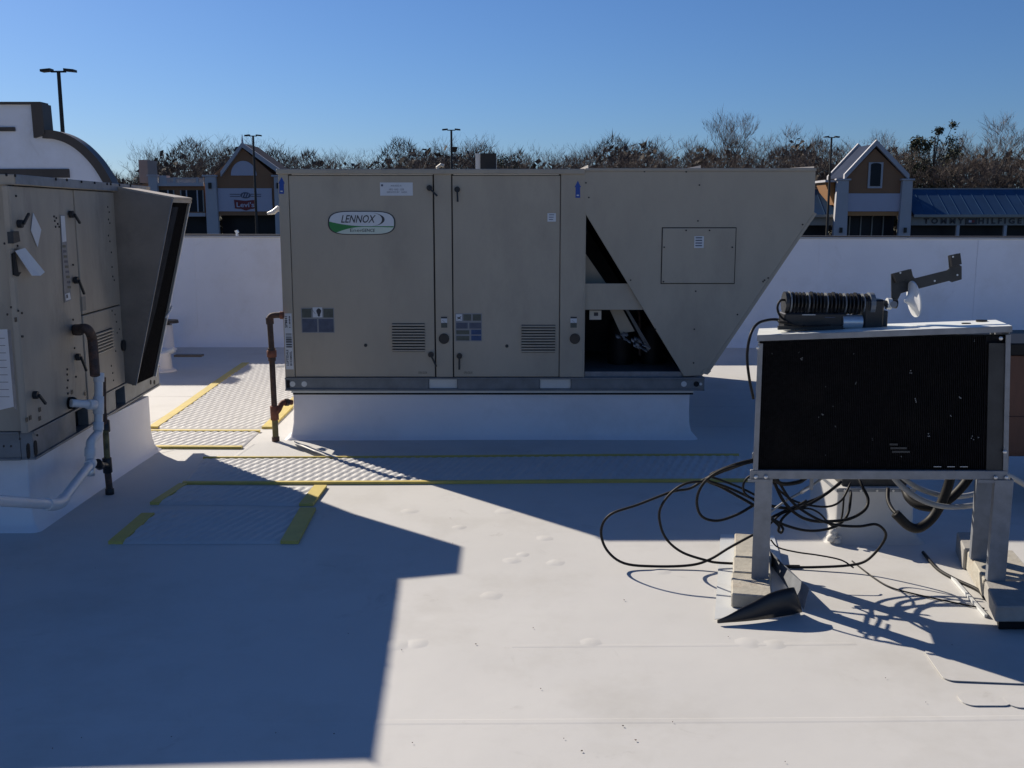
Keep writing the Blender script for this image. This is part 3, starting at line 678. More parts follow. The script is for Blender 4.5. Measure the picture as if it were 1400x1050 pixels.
# ------------------------------------------------------------------ left rooftop unit
pa, pb = V((-2.39,4.99,0)), V((-2.53,7.25,0)); eL = (pb-pa).normalized(); nL = V((eL.y,-eL.x,0))
FL = Frame(pa, eL, nL); ql = FL.q; LEN = (pb-pa).length
FN = Frame(pa, -nL, -eL)            # the near end face; s runs away to the left
def left_unit():
    e = empty('rooftop_unit', pa+eL*LEN/2-nL*1.5+V((0,0,.38)), 'weathered tan rooftop air conditioner at the left edge with diamond sticker and slanted intake hood', 'rooftop unit', 'tan rooftop air conditioners')
    ZR2 = .385; ZB2 = .53; ZT2 = 1.78; DP = 3.0; s1 = LEN-.05
    # rails with pockets: solid, openings dark
    def segs(fr, cuts, total, name):
        m = MB(); xs = [0]+[c for k in cuts for c in k]+[total]
        for i in range(0, len(xs), 2): m.fbox(fr, xs[i], xs[i+1], ZR2+.012, ZB2-.012, -.06, 0)
        m.fbox(fr, 0, total, ZB2-.0118, ZB2, -.06, .01); m.fbox(fr, 0, total, ZR2, ZR2+.0118, -.06, .01)
        m.build(name, galvd, e, bev=.001)
        for c in cuts: MB().fbox(fr, c[0]-.004, c[1]+.004, ZR2+.011, ZB2-.013, -.2, -.061).build('fork_pocket', gap, e)
    k1 = (ql(104,585)[0], ql(121,575)[0]); k2 = (ql(158,545)[0], ql(171,540)[0])
    segs(FL, [k1, k2], LEN, 'base_rail'); FN2 = Frame(pa-nL*.062, -nL, -eL); segs(FN2, [], DP-.062, 'base_rail')
    for px, py in ((38,614),(48,610)):
        a, z = ql(px,py); m = MB(); m.tube([FL.p(a,z-.03,.0), FL.p(a,z-.03,.003)], .02, 12); m.tube([FL.p(a,z+.01,.0005), FL.p(a,z+.01,.0035)], .02, 12); m.fbox(FL, a-.02,a+.02,z-.03,z+.01,0,.0031)
        m.build('lifting_hole', gap, e)
    for px in (207,212):
        a, z = ql(px,522); MB().cyl(FL.p(a-.02,z,0), FL.p(a-.02,z,.003), .016, 12).build('lifting_hole', gap, e)
    # cabinet core
    MB().fbox(FL, .02, s1, ZB2+.0005, ZT2, -DP, -.03).build('cabinet', gap, e)
    MB().fbox(FN, .03, DP, ZB2+.001, ZT2, -.0195, -.005).build('near_end_panel', tan2, e, bev=.002)
    MB().fbox(FL, s1+.001, s1+.015, ZB2+.001, ZT2, -DP, -.03).build('far_end_panel', tan2, e)
    # side panels. seams by sight
    sA = 0.; sC = ql(33,540)[0]; sB = ql(99,470)[0]; sD = ql(112,440)[0]; sH = ql(160,360)[0]
    def pan(a, b, z0, z1, name, d=0., m_=tan2): return MB().fbox(FL, a+.003, b-.003, z0, z1, -.028, d).build(name, m_, e, bev=.003)
    z0 = ZB2+.004; zt = ZT2-.05
    pan(0, sC, z0, zt, 'corner_panel', 0)
    dr = pan(sC, sB, z0, zt, 'access_door', .004)
    pan(sB, sD, z0, zt, 'mullion', .0)
    zmid = ql(140,423)[1]
    d2 = pan(sD, sH, zmid+.004, zt, 'access_door', .006)
    d3 = pan(sD, sH, z0, zmid-.004, 'access_door', .006)
    pan(sH, s1, z0, zt, 'corner_panel', .0)
    # top trim
    MB().fbox(FL, -.02, s1+.02, ZT2-.045, ZT2+.005, -DP-.02, .022).build('top_panel', tan2, e, bev=.003, label='top cap with a pale edge trim')
    MB().fbox(FL, -.021, s1-.1, ZT2-.042, ZT2+.004, .0225, .028).build('edge_trim', galv, e, bev=.001)
    tr = ql
    scr = [ql(x,y,.028) for x, y in ((8,239),(20,240),(76,245),(91,246),(111,248.5),(129,250),(146,251.5),(151,251.8),(163,253),(178,254))]
    screws(FL, scr, .028, e, gap, .008)
    sc2 = [(18,252),(22,268),(75,302),(77,298),(79,306),(76,310),(74,296),(81,310),(147,283),(149,290),(148,300),(150,305),(148,322),(150,330),(152,345),(153,365),(154,378),(156,383),(100,362),(100,437),(102,476),(104,515),(92,505),(92,512),(93,520),(92,530),(93,538),(152,500),(154,510),(155,520),(158,480),(157,430),(159,440),(160,455),(163,450),(10,430),(15,420),(30,460),(25,425),(30,428),(6,333),(28,345),(24,336),(15,610),(5,610),(27,600),(51,595),(153,425),(22,345),(31,460)]
    screws(FL, [ql(x,y,.006) for x, y in sc2], .004, e, dark, .006)
    # latches
    for c, t in (((29,306),(37,292)),((99,293),(107,305)),((105,383),(113,402)),((108,488),(116,507)),((50,540),(60,552))):
        handle(FL, ql(*c,.02), ql(*t,.03), 0.005, e, tube_pl, .02)
    # decals: diamond plate, long strip, paper sheet
    MB().fprism(FL, [ql(x,y,.01) for x, y in ((46,291),(57,314),(52,338),(43,315))], .0065, .0085).build('diamond_sticker', paper, e)
    m = MB().fprism(FL, [ql(x,y,.01) for x, y in ((83,294),(89,294),(98,410),(89,414))], .0065, .0078).build('strip_sticker', galv, e)
    MB().fprism(FL, [ql(x,y,.011) for x, y in ((83.5,295),(89,295),(91.5,330),(86,331))], .0079, .0088).build('sticker_field', paper, m)
    MB().fprism(FL, [ql(x,y,.011) for x, y in ((90,402),(96,400),(97.5,409),(91,411))], .0079, .0088).build('sticker_field', paper, m)
    MB().fprism(FL, [ql(x,y,.011) for x, y in ((91,403),(93,402.5),(93.5,407),(91.5,408))], .0089, .0096).build('sticker_print', print_dark, m)
    for i in range(9):
        y = 335+i*7; x = 86+i*.9; MB().fprism(FL, [ql(px,py,.011) for px, py in ((x,y),(x+4.5,y),(x+4.7,y+3.2),(x+.2,y+3.4))], .0079, .0086).build('sticker_print', print_blue if i % 2 else print_green, m)
    sh = MB().fprism(FL, [ql(x,y,.01) for x, y in ((-30,452),(11,450),(20,556),(3,560),(-22,566))], .005, .0065).build('paper_sheet', paper, e)
    MB().fprism(FL, [ql(x,y,.01) for x, y in ((11,450),(16,451),(25,561),(20,557)) ], .004, .005).build('sheet_backing', galv, e)
    for i in range(9):
        y = 462+i*10; MB().fprism(FL, [ql(px,py,.012) for px, py in ((-2,y),(8+i*.8,y),(8+i*.8,y+.9),(-2,y+.9))], .0066, .0071).build('sheet_print', galvd, sh)
    # disconnect switch recess and hanging cover
    a, z1 = ql(12,349,.0); b, z0 = ql(23,420,.0)
    MB().fprism(FL, [ql(x,y) for x, y in ((12,342),(24,338),(26,372),(17,380),(15,380))], .002, .004).build('switch_plate', tan2, e)
    MB().fprism(FL, [ql(x,y) for x, y in ((14,347),(17.5,345),(22,372),(26,372),(22,378),(16,376))], .0045, .012).build('disconnect_switch', gap, e)
    MB().fprism(FL, [ql(x,y) for x, y in ((9,317),(17,316),(19,330),(10,333))], .002, .03).build('padlock_box', tube_pl, e)
    MB().prism([FL.p(*ql(16,343),.015), FL.p(*ql(25,339),.03), FL.p(*ql(41,372),.07), FL.p(*ql(38,377),.06), FL.p(*ql(29,377),.05)], nL*.002).build('hanging_cover_flap', paper, e)
    a, z = ql(113,415); MB().fbox(FL, a-.03, a+.03, z-.04, z+.04, .006,.008).build('warning_label', galvd, e)
    # lower door small labels
    for x, y in ((55,560),(55,572),(99,536),(118,538),(37,574),(42,571),(22,437)):
        a, z = ql(x,y,.008); MB().fbox(FL, a-.014, a+.014, z-.011, z+.011, .006,.0072).build('small_label', tube_pl, e)
    # louvre
    a, z1 = ql(129,458); b, z0 = ql(150,478); louvre(FL, ql(128,465)[0], ql(151,465)[0], ql(140,480)[1], ql(140,454)[1], .0065, e, 6)
    a, z = ql(165.5,466); MB().tube([FL.p(a,z-.03,.001), FL.p(a,z-.03,.02)], .035, 16).build('round_port', blackp, e, smooth='auto')
    # intake hood
    Hy0, Hy1 = 6.49, 6.86
    A = at(235,272,Hy0); B = V((A.x,Hy1,A.z)); D = at(185,527,Hy0); C = V((D.x,Hy1,D.z))
    it0 = V((-2.49,Hy0,ZT2-.02)); it1 = V((-2.51,Hy1,ZT2-.02)); ib0 = V((-2.49,Hy0,ZB2)); ib1 = V((-2.51,Hy1,ZB2))
    up = V((0,0,.012))
    hd = MB().add([it0+up,it1+up,B+up+V((.012,0,0)),A+up+V((.012,-.004,0)), it0,it1,B+V((.012,0,0)),A+V((.012,-.004,0))],[(0,3,2,1),(4,5,6,7),(0,4,7,3),(3,7,6,2),(2,6,5,1),(1,5,4,0)]).build('hood_top', tan2, e)
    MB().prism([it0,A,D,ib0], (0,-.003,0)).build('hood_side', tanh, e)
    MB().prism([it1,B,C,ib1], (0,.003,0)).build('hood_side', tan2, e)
    MB().prism([A+V((-.012,.003,0)), B+V((-.012,-.003,0)), C+V((-.012,-.003,0)), D+V((-.012,.003,0))], (-.01,0,0)).build('hood_screen', screen, e)
    for p, q2, w, fm in ((A,D,.007,galv),(B,C,.006,galvp),(C,D,.014,galvp)):
        MB().beam(p+V((.004,0,0)), q2+V((.004,0,0)), w, .008, up=V((0,1,0))).build('hood_frame', fm, e)
    MB().prism([A+V((.002,0,0)), B+V((.002,0,0)), B+V((.002,0,-.022)), A+V((.002,0,-.022))], (.006,0,0)).build('hood_header', tan2, e)
    MB().prism([A+V((-.004,.016,-.05)), A+V((-.004,.13,-.05)), D+V((.03,.16,.2)), D+V((-.004,.016,.014))], (-.006,0,0)).build('screen_baffle', slate, e)
    c = at(219,425,Hy0+.24); c = V((-2.27,Hy0+.22,c.z))
    MB().tube(catmull([c+V((.01,-.05,-.04)), c+V((.03,-.02,.0)), c+V((.03,.03,.03)), c+V((.01,.05,.01))],4), .005, 6).build('hood_pull', pvc, e, smooth='auto')
    # refrigerant-side stub
left_unit()
curb(-5.25, -2.47, 5.08, 6.86, .375, 'white membrane wrapped curb under the left rooftop unit')

def trap():
    e = empty('drain_trap', FL.p(*ql(134,560,.12),.12), 'white plastic condensate drain with P trap and pipe, on the left unit', 'drain pipe')
    P = lambda x, y, d=.12: FL.p(*ql(x,y,d), d)
    r = .026
    MB().cyl(P(97,551,.03), P(128,553,.12), r*.85, 14).build('stub_pipe', pvc, e, smooth='auto')
    ring(P(94,551,.0), P(100,551,.03), .034, 'rubber_grommet', black, e)
    MB().cyl(P(135,511), P(134.5,590), r*.9, 14).build('riser_pipe', pvc, e, smooth='auto')
    ring(P(135.3,510), P(135,522), r*1.12, 'socket', pvc, e); ring(P(134.6,542), P(134.5,566), r*1.15, 'tee_fitting', pvc, e); ring(P(120,553,.1), P(129,553,.118), r*1.08, 'socket', pvc, e)
    ring(P(134.5,577), P(134.5,588), r*1.12, 'coupling', pvc, e)
    pipe([P(134.5,586), P(134,592), P(129,598), P(124.5,604), P(123.5,614), P(123,640)], r*.95, 'offset_bend', pvc, e, 14, 5)
    ring(P(123.3,612), P(123,624), r*1.12, 'coupling', pvc, e)
    ring(P(123,640), P(123,651), r*1.0, 'clean_out_plug', alu, e)
    a = P(124,634,.13); b = P(84,686,.2); c = P(72,690,.22); d = P(0,683,.22); d2 = P(-60,680,.22)
    MB().cyl(a, b, .024, 14).build('sloping_pipe', pvc, e, smooth='auto')
    ring(a+(b-a)*-.03, a+(b-a)*.06, .03, 'elbow_socket', pvc, e)
    pipe([b+(a-b)*.08, b, (b+c)/2+V((0,0,-.004)), c, c+(d-c)*.12], .029, 'elbow', pvc, e, 14, 4)
    MB().cyl(c, d2, .024, 14).build('run_pipe', pvc, e, smooth='auto')
trap()
def gas2():
    e = empty('gas_pipe', FL.p(*ql(150,670,.14),.14), 'dark rusty gas pipe hanging beside the white drain on the left unit', 'gas pipe')
    P = lambda x, y, d=.14: FL.p(*ql(x,y,d), d)
    ring(P(103,451,.01), P(109,451,.05), .032, 'wall_flange', rust, e)
    pipe([P(104,451,.02), P(112,449,.1), P(119,450), P(124.5,458), P(127,472), P(130,513,.17)], .026, 'goose_neck', rust, e, 14, 5)
    MB().cyl(P(142,560,.09), P(147,625,.11), .015, 10).build('upper_leg', rust, e, smooth='auto')
    ring(P(143.5,575,.09), P(144.5,590,.1), .026, 'valve_body', blackp, e); MB().cyl(P(142,516,.1), P(142.5,566,.09), .012, 8).build('thin_pipe', rust, e)
    MB().cyl(P(144.5,588,.1), P(146.5,627,.11), .017, 10).build('middle_leg', pipey, e, smooth='auto')
    ring(P(146,626,.11), P(147.5,646,.11), .026, 'tee', blackp, e); ring(P(136,635,.11), P(147,637,.11), .018, 'tee_branch', blackp, e)
    ring(P(133,633,.11), P(137,637,.11), .026, 'tee_cap', blackp, e)
    MB().cyl(P(147.3,645,.11), P(150,672,.11), .019, 12).build('drip_leg', rust, e, smooth='auto')
    ring(P(149.7,668,.11), P(150.2,676,.11), .025, 'end_cap', blackp, e)
gas2()

# plumbing vents beyond the left unit
def vent(px, pyb, h, r, label, cap):
    b = gp(px, pyb); e = empty('roof_vent', b, label, 'roof vent')
    MB().tube([b+V((0,0,-.004)), b+V((0,0,.01)), b+V((0,0,.03)), b+V((0,0,h))], [r*1.5,r*1.45,r*1.05,r*.9], 18).build('vent_boot', membp, e, smooth='auto')
    if cap:
        MB().tube([b+V((.02,0,h+.02)), b+V((.02,0,h+.055)), b+V((.02,0,h+.06))], [r*1.7,r*1.6,.01], 18).build('disc_cap', coping, e, smooth='auto')
        MB().cyl(b+V((0,0,h)), b+V((0,0,h+.02)), r*.5, 10).build('neck', dark, e)
    else:
        MB().cyl(b+V((.0,0,h-.02)), b+V((r*1.4,0,h+.03)), .03, 12).build('side_outlet', pvc, e, smooth='auto')
        MB().box(b.x+r*1.5,b.x+r*1.5+.28,b.y-.05,b.y+.05,h-.04,h-.02).build('flat_cap', coping, e)
vent(230,478,.3,.07,'white roof vent pipe with dark disc cap near the parapet, behind the left unit',True)
vent(224,507,.19,.085,'short white roof vent box with side outlet behind the left unit',False)

# ------------------------------------------------------------------ condenser coil on its stand (right)
YC = gp(1040,787,.09).y+.02; FC = Frame((0,YC,0), (1,0,0), (0,-1,0)); qc = FC.q
def stand():
    x0 = qc(1033,550)[0]; x1 = qc(1381,550)[0]; zb = qc(1200,655)[1]; zb1 = qc(1200,643)[1]
    zl = qc(1033,459)[1]; zr = qc(1382,446)[1]; D = .31
    e = empty('condenser_stand', ((x0+x1)/2,YC+.15,.1), 'black condenser coil in a galvanised frame standing on four channel legs', 'condenser')
    zt = lambda x: zl+(zr-zl)*(x-x0)/(x1-x0)
    def slope(xa, xb, ya, yb, dz0, dz1, name, m_, bev=.001):
        return MB().hexa([(xa,ya,zt(xa)+dz0),(xb,ya,zt(xb)+dz0),(xb,yb,zt(xb)+dz0),(xa,yb,zt(xa)+dz0),(xa,ya,zt(xa)+dz1),(xb,ya,zt(xb)+dz1),(xb,yb,zt(xb)+dz1),(xa,yb,zt(xa)+dz1)]).build(name, m_, e, bev=bev)
    # bottom rail, stiles, top rim
    MB().box(x0-.012,x1-.002,YC,YC+.02,zb,zb1).build('bottom_rail', galv, e, bev=.002)
    MB().box(x0,x1-.01,YC+.021,YC+D,zb,zb+.01).build('bottom_pan', galv, e)
    MB().box(x0-.012,x1-.002,YC+D+.001,YC+D+.02,zb,zb1).build('bottom_rail', galv, e, bev=.002)
    slope(x0-.004,x1+.004,YC-.006,YC+.0,-.022,.002,'top_rim',galv)
    slope(x0-.004,x1+.004,YC+.0005,YC+D,-.003,.003,'top_plate',galv_lit,0)
    def stile(xa, xb, ya, yb, name='stile'):
        MB().hexa([(xa,ya,zb1+.0005),(xb,ya,zb1+.0005),(xb,yb,zb1+.0005),(xa,yb,zb1+.0005),(xa,ya,zt(xa)-.033),(xb,ya,zt(xb)-.033),(xb,yb,zt(xb)-.033),(xa,yb,zt(xa)-.033)]).build(name, galv, e, bev=.001)
    stile(x0,x0+.022,YC,YC+.012); stile(x1-.02,x1,YC,YC+.012); stile(x0,x0+.02,YC+D-.012,YC+D); stile(x1-.02,x1,YC+D-.012,YC+D)
    MB().hexa([(x0+.001,YC+.013,zb1),(x0+.006,YC+.013,zb1),(x0+.006,YC+D-.013,zb1),(x0+.001,YC+D-.013,zb1),(x0+.001,YC+.013,zl-.004),(x0+.006,YC+.013,zl-.004),(x0+.006,YC+D-.013,zl-.004),(x0+.001,YC+D-.013,zl-.004)]).build('side_panel', galv, e)
    MB().hexa([(x1-.006,YC+.013,zb1),(x1-.001,YC+.013,zb1),(x1-.001,YC+D-.013,zb1),(x1-.006,YC+D-.013,zb1),(x1-.006,YC+.013,zr-.004),(x1-.001,YC+.013,zr-.004),(x1-.001,YC+D-.013,zr-.004),(x1-.006,YC+D-.013,zr-.004)]).build('side_panel', galv, e)
    # coil
    xt = qc(1351,550,-.01)[0]
    c = MB().box(x0+.007,x1-.007,YC+.03,YC+.12,zb+.011,zl-.004).build('coil_core', coil, e)
    m = MB(); n = 120
    for i in range(n):
        x = x0+.03+(xt-x0-.035)*i/n; w = .0016
        m.add([(x,YC+.012,zb1+.002),(x+w,YC+.012,zb1+.002),(x+w,YC+.012,zt(x)-.034),(x,YC+.012,zt(x)-.034),(x,YC+.029,zb1+.002),(x+w,YC+.029,zb1+.002),(x+w,YC+.029,zt(x)-.034),(x,YC+.029,zt(x)-.034)], [(0,1,2,3),(0,3,7,4),(1,5,6,2)])
    m.build('coil_fins', coil, e)
    MB().box(xt,x1-.021,YC+.008,YC+.029,zb1+.001,zl-.03).build('tube_plate', tube_pl, e)
    MB().box(x0+.022,xt-.002,YC+.2,YC+.21,zb1,zl-.03).build('fan_shroud', dark, e)
    rs = random.Random(12); m = MB()
    for px, py, r in ((1098,491,3),(1171,483,1.5),(1056,483,1.2),(1094,482,1.2),(1249,508,2.5),(1131,529,1.2),(1173,524,2),(1254,547,3),(1314,543,3),(1126,567,2.5),(1121,570,1.5),(1141,555,1.5),(1144,583,2),(1194,600,2),(1270,594,3),(1301,569,2),(1328,598,3),(1336,597,2),(1129,622,1),(1186,631,1.2),(1232,624,1.5),(1338,465,1.5)):
        for k in range(3):
            a, z = qc(px+rs.uniform(-1,1)*r*.5, py+rs.uniform(-1,1)*r*.8, -.01); l = r*.0009; p = V((a,YC+.0105,z))
            m.prism([p+V((-l,0,0)), p+V((0,0,l*1.5)), p+V((l,0,l*.2)), p+V((l*.2,0,-l))], (0,-.002,0))
    m.build('bent_fin_specks', galvd, e, kind='stuff')
    for i, (xa, xb, y) in enumerate(((1217,1228,607),(1218,1240,612),(1220,1244,617))):
        a, z = qc(xa,y,-.008); b, _ = qc(xb,y,-.008); MB().box(a,b,YC+.008,YC+.011,z-.005,z+.003).build('faded_print', tube_pl, e)
    for xa, xb in ((1275,1285),(1293,1303),(1310,1320)):
        a, z = qc(xa,637.5,-.008); b, _ = qc(xb,637.5,-.008); MB().box(a,b,YC+.007,YC+.011,z-.001,z+.001).build('scratch', galvp, e)
    # legs: C channels
    def leg(xc, yc, zbot, w=.074, ztop=zb, lean=0):
        m = MB(); h = w/2; t = .004
        for (xa, xb, ya, yb) in ((-h,h,0,t),(-h,-h+t,t+.0002,.045),(h-t,h,t+.0002,.045)):
            m.hexa([(xc+xa+lean,yc+ya,zbot),(xc+xb+lean,yc+ya,zbot),(xc+xb+lean,yc+yb,zbot),(xc+xa+lean,yc+yb,zbot),(xc+xa,yc+ya,ztop-.0005),(xc+xb,yc+ya,ztop-.0005),(xc+xb,yc+yb,ztop-.0005),(xc+xa,yc+yb,ztop-.0005)])
        return m.build('leg', galv, e)
    a = qc(1042,720)[0]; leg(a, YC+.0, .0705); leg(a+.004, YC+D-.05, .0705, .06)
    b = qc(1362,720)[0]; leg(b, YC-.01, .1105, lean=-.0); leg(b-.01, YC+D-.0, .0905, .07)
    MB().fbox(FC, x0-.02, x0+.07, zb-.012, zb+.0, -.0, .006).build('gusset_plate', galv, e); MB().fbox(FC, x1-.12, x1+.01, zb-.012, zb+.0, -.0, .006).build('gusset_plate', galv, e)
    m = MB()
    for px, py in ((1034,652),(1048,652),(1357,652),(1371,652),(1036,475),(1375,462),(1371,617)):
        p, z = qc(px,py,.006); m.tube([FC.p(p,z,.004), FC.p(p,z,.01), FC.p(p,z,.013)], [.008,.008,.003], 8)
    m.build('bolt_heads', alu, e, kind='stuff')
    for px in (1105,1310):
        p = at(px,441,YC+.2); MB().tube([V((p.x,YC+.17,zt(p.x)+.003)), V((p.x,YC+.17,zt(p.x)+.007))], .02, 12, flat=.6).build('rubber_plug', black, e)
    p = at(1329,437,YC+.25); MB().tube([V((p.x,YC+.25,zt(p.x)+.003)), V((p.x,YC+.25,zt(p.x)+.01))], .025, 12).build('rubber_plug', black, e)
    # dangling bracket under the rail
    p, z = qc(1102,660,-.1); MB().box(p-.008,p+.008,YC+.1,YC+.105,z-.03,zb).build('drop_tab', galv, e)
    return x0, x1, zb, zt, D
_b0 = MB.build
SX0 = qc(1033,550)[0]
def SK(p):     # the frame stands turned, right end nearer and a little higher
    s = p.x-SX0; f = min(1, max(0, (p.z-.15)/.35))
    return V((SX0+s*.952+.26*(p.y-YC)-.055*s*max(0, p.z-.5), p.y-.13*s, p.z+(.032-.03*max(0, p.z-.5))*s*f-(.025*(p.y-YC) if p.z > 1 else 0)))
def _bs(s, *a, **k):
    s.v = [SK(v) for v in s.v]; return _b0(s, *a, **k)
MB.build = _bs
cx0, cx1, czb, czt, CD = stand()
MB.build = _b0

# sleepers
def block(pts_px, h, label, m_, z=0., name='support_block'):
    P = [gp(x, y, z+h) for x, y in pts_px]
    e = MB().prism([V((p.x,p.y,z)) for p in P], (0,0,h))
    o = e.build(name, m_, None, bev=.006); return tagp(o, label, 'support block')
lx = qc(1042,720)[0]
zz = .0015
def blockbox(x0,x1,y0,y1,z0,z1,label,m_,rot=0.):
    c = V(((x0+x1)/2,(y0+y1)/2,0)); M = Matrix.Rotation(rot,4,'Z'); w, d = (x1-x0)/2, (y1-y0)/2
    P = [c+M@V((i*w,j*d,z0)) for i, j in ((-1,-1),(1,-1),(1,1),(-1,1))]
    return tagp(MB().prism(P,(0,0,z1-z0)).build('support_block', m_, None, bev=.005), label, 'support block')
yb0, yb1 = gp(1010,813,.07).y, gp(1010,730,.07).y
RB = -.21
def lbx(y): return lx+.24*(y-YC)-.036
blockbox(lbx((yb0+yb1)/2-.045)-.081, lbx((yb0+yb1)/2-.045)+.081, yb0+.26, yb1-.35, zz+.006, .07, 'long weathered block under the left legs, middle piece', block_m, RB)
blockbox(lbx(yb0+.127)-.081, lbx(yb0+.127)+.08, yb0, yb0+.255, zz+.006, .068, 'front piece of the left leg block with a rusty stain', block_m, RB)
blockbox(lbx(yb1-.17)-.081, lbx(yb1-.17)+.081, yb1-.34, yb1, zz+.006, .07, 'rear piece of the left leg block', block_m, RB)
# metal sheet the left block sits on, curled on the front edge
def sheet():
    e = empty('metal_sheet', (lx,YC,0), 'bent thin metal sheet under the left leg block, front edge curled up, coloured dark for shade', 'metal sheet')
    yA, yB = gp(977,846).y, gp(985,731).y; xa = gp(977,846).x; xb = lx+.14
    Q = [gp(977,847,.004), gp(1090,838,.004), gp(1058,733,.004), gp(985,731,.004)]
    MB().add(Q+[p+V((0,0,.0025)) for p in Q], [(0,3,2,1),(4,5,6,7),(0,1,5,4),(1,2,6,5),(2,3,7,6),(3,0,4,7)]).build('flat_sheet', galvp, e)
    # curled front flap rising to the right
    tops = [gp(978,850,.006), None]
    Yf = yA-.03
    m = MB(); n = 16
    L0 = gp(981,853); L1 = gp(1097,838)
    top_px = [(981,848),(996,841),(1012,832),(1030,823),(1050,812),(1068,806),(1082,803),(1086,803)]
    cat = catmull([V((x,y,0)) for x, y in top_px], 3); n = len(cat)-1
    for i, c in enumerate(cat):
        t = i/n; base = L0+(L1-L0)*t; tp = at(c.x, c.y, base.y-.025*sin(pi*t*.8)+.03*t)
        bm_ = base+V((0,-.02*sin(pi*t),.003))
        if tp.z < .008: tp.z = .008
        for k in range(5):
            s = k/4; p = bm_*(1-s)+tp*s+V((0,-.02*sin(pi*s)*t,0)); m.v.append(p)
    for i in range(n):
        for k in range(4): a = i*5+k; m.f.append((a,a+5,a+6,a+1))
    o = m.build('curled_flap', blackp, e, smooth=True); md = o.modifiers.new('s','SOLIDIFY'); md.thickness = .004  # near-black paint stands in for shade on the curled metal
    # right edge standing up
    m = MB(); pts = [(1054,742,.01),(1068,748,.03),(1082,760,.05),(1083,775,.05),(1085,803,.07)]
    P0 = V((xb-.01,yB-.3,.008))
    m.add([(xb-.004,yA+.08,.006),(xb+.02,yA+.1,.09),(xb+.0,yA+.32,.085),(xb-.005,yB-.25,.05),(xb-.004,yB-.1,.006)], [(0,1,2,3,4)])
    o = m.build('raised_edge', galv, e); md = o.modifiers.new('s','SOLIDIFY'); md.thickness = .002
    MB().cyl((xb+.0,yB-.12,.006),(xb+.005,yB-.12,.07),.003,6).build('nail', rust, e)
sheet()
# right blocks
rx = qc(1362,720)[0]
def blockquad(px, z0, z1, label, m_):
    P = [gp(x, y, z1) for x, y in px]
    return tagp(MB().prism([V((p.x,p.y,z0)) for p in P], (0,0,z1-z0)).build('support_block', m_, None, bev=.005), label, 'support block')
blockquad([(1346,794),(1362,829),(1470,829),(1440,794)], .046, .11, 'thick front concrete block under the right legs', conc)
blockquad([(1322,752),(1345,792),(1420,792),(1385,752)], .002, .09, 'long pale block under the rear right leg', block_m)
blockquad([(1308,727),(1318,750),(1362,750),(1345,727)], .002, .1, 'dark end block behind the right legs, in shade', conc)
pp = [gp(x,y,.045) for x, y in ((1366,846),(1470,846),(1440,800),(1358,815))]
tagp(MB().prism([V((p.x,p.y,.001)) for p in pp], (0,0,.0435)).build('rubber_pad', black, None, bev=.003), 'black rubber pad under the thick front right block', 'rubber pad')
# thin flat trim lying left of right blocks
tagp(MB().beam(gp(1302,790,.008), gp(1348,842,.008), .012, .012).build('metal_strip', galvp, None), 'thin pale metal strip lying beside the right leg block', 'metal strip')

# white flashed penetration behind the stand
def pitch_pocket():
    c = gp(1137,743); z = .27
    x0, x1 = c.x+.03, gp(1245,743).x+.02; y0, y1 = c.y+.04, c.y+.5
    e = curb(x0, x1, y0, y1, z, 'small white flashed roof curb behind the condenser stand, cables entering its dark top', None, memb)
    MB().box(x0+.03,x1-.03,y0+.03,y1-.03,z,z+.1).build('dark_hood', tube_pl, e, bev=.004)
    MB().box(x0-.004,x1+.004,y0-.006,y0-.001,z-.018,z-.004).build('flashing_bar', galv, e)
    MB().box(x0-.008,x0-.003,y0-.006,y1,z-.018,z-.004).build('flashing_bar', galv, e)
    rs = random.Random(5)
    for i in range(5): 
        x = x0+.03+(x1-x0-.06)*i/4; MB().cyl((x,y0-.006,z-.011),(x,y0-.011,z-.011),.006,8).build('flashing_screw', alu, e)
    m = MB(); 
    for i in range(14):
        a = V((x0-.015+rs.uniform(-.02,.03), y0-.02+rs.uniform(-.03,.02), .012+rs.uniform(0,.05)*(i%3))); r = rs.uniform(.012,.03)
        m.tube([a-V((r*.6,0,0)), a, a+V((r*.6,0,0))], [r*.5,r*.8,r*.5], 7)
    m.build('sealant_blob', memb, e, smooth=True)
pitch_pocket()

# brown cabinet at the right edge
def cabinet():
    Y = 5.55; a, b = at(1383,476,Y), at(1383,624,Y)
    e = empty('brown_cabinet', (a.x+.5,Y+.3,0), 'brown painted cabinet with black top at the right edge, behind the condenser', 'cabinet')
    MB().box(a.x-.1,a.x+1.0,Y,Y+.6,b.z,a.z-.04).build('body', brown, e, bev=.004)
    MB().box(a.x-.12,a.x+1.03,Y-.03,Y+.63,a.z-.038,a.z+.03).build('top_cover', black, e, bev=.006)
    MB().box(a.x-.09,a.x+.99,Y-.008,Y-.001,b.z+.02,a.z-.38).build('lower_panel', brown, e, bev=.002)
    for x in (a.x+.0,a.x+.93):
        for y in (Y+.03,Y+.52): MB().box(x,x+.05,y,y+.05,0,b.z-.001).build('leg', galv, e)
cabinet()

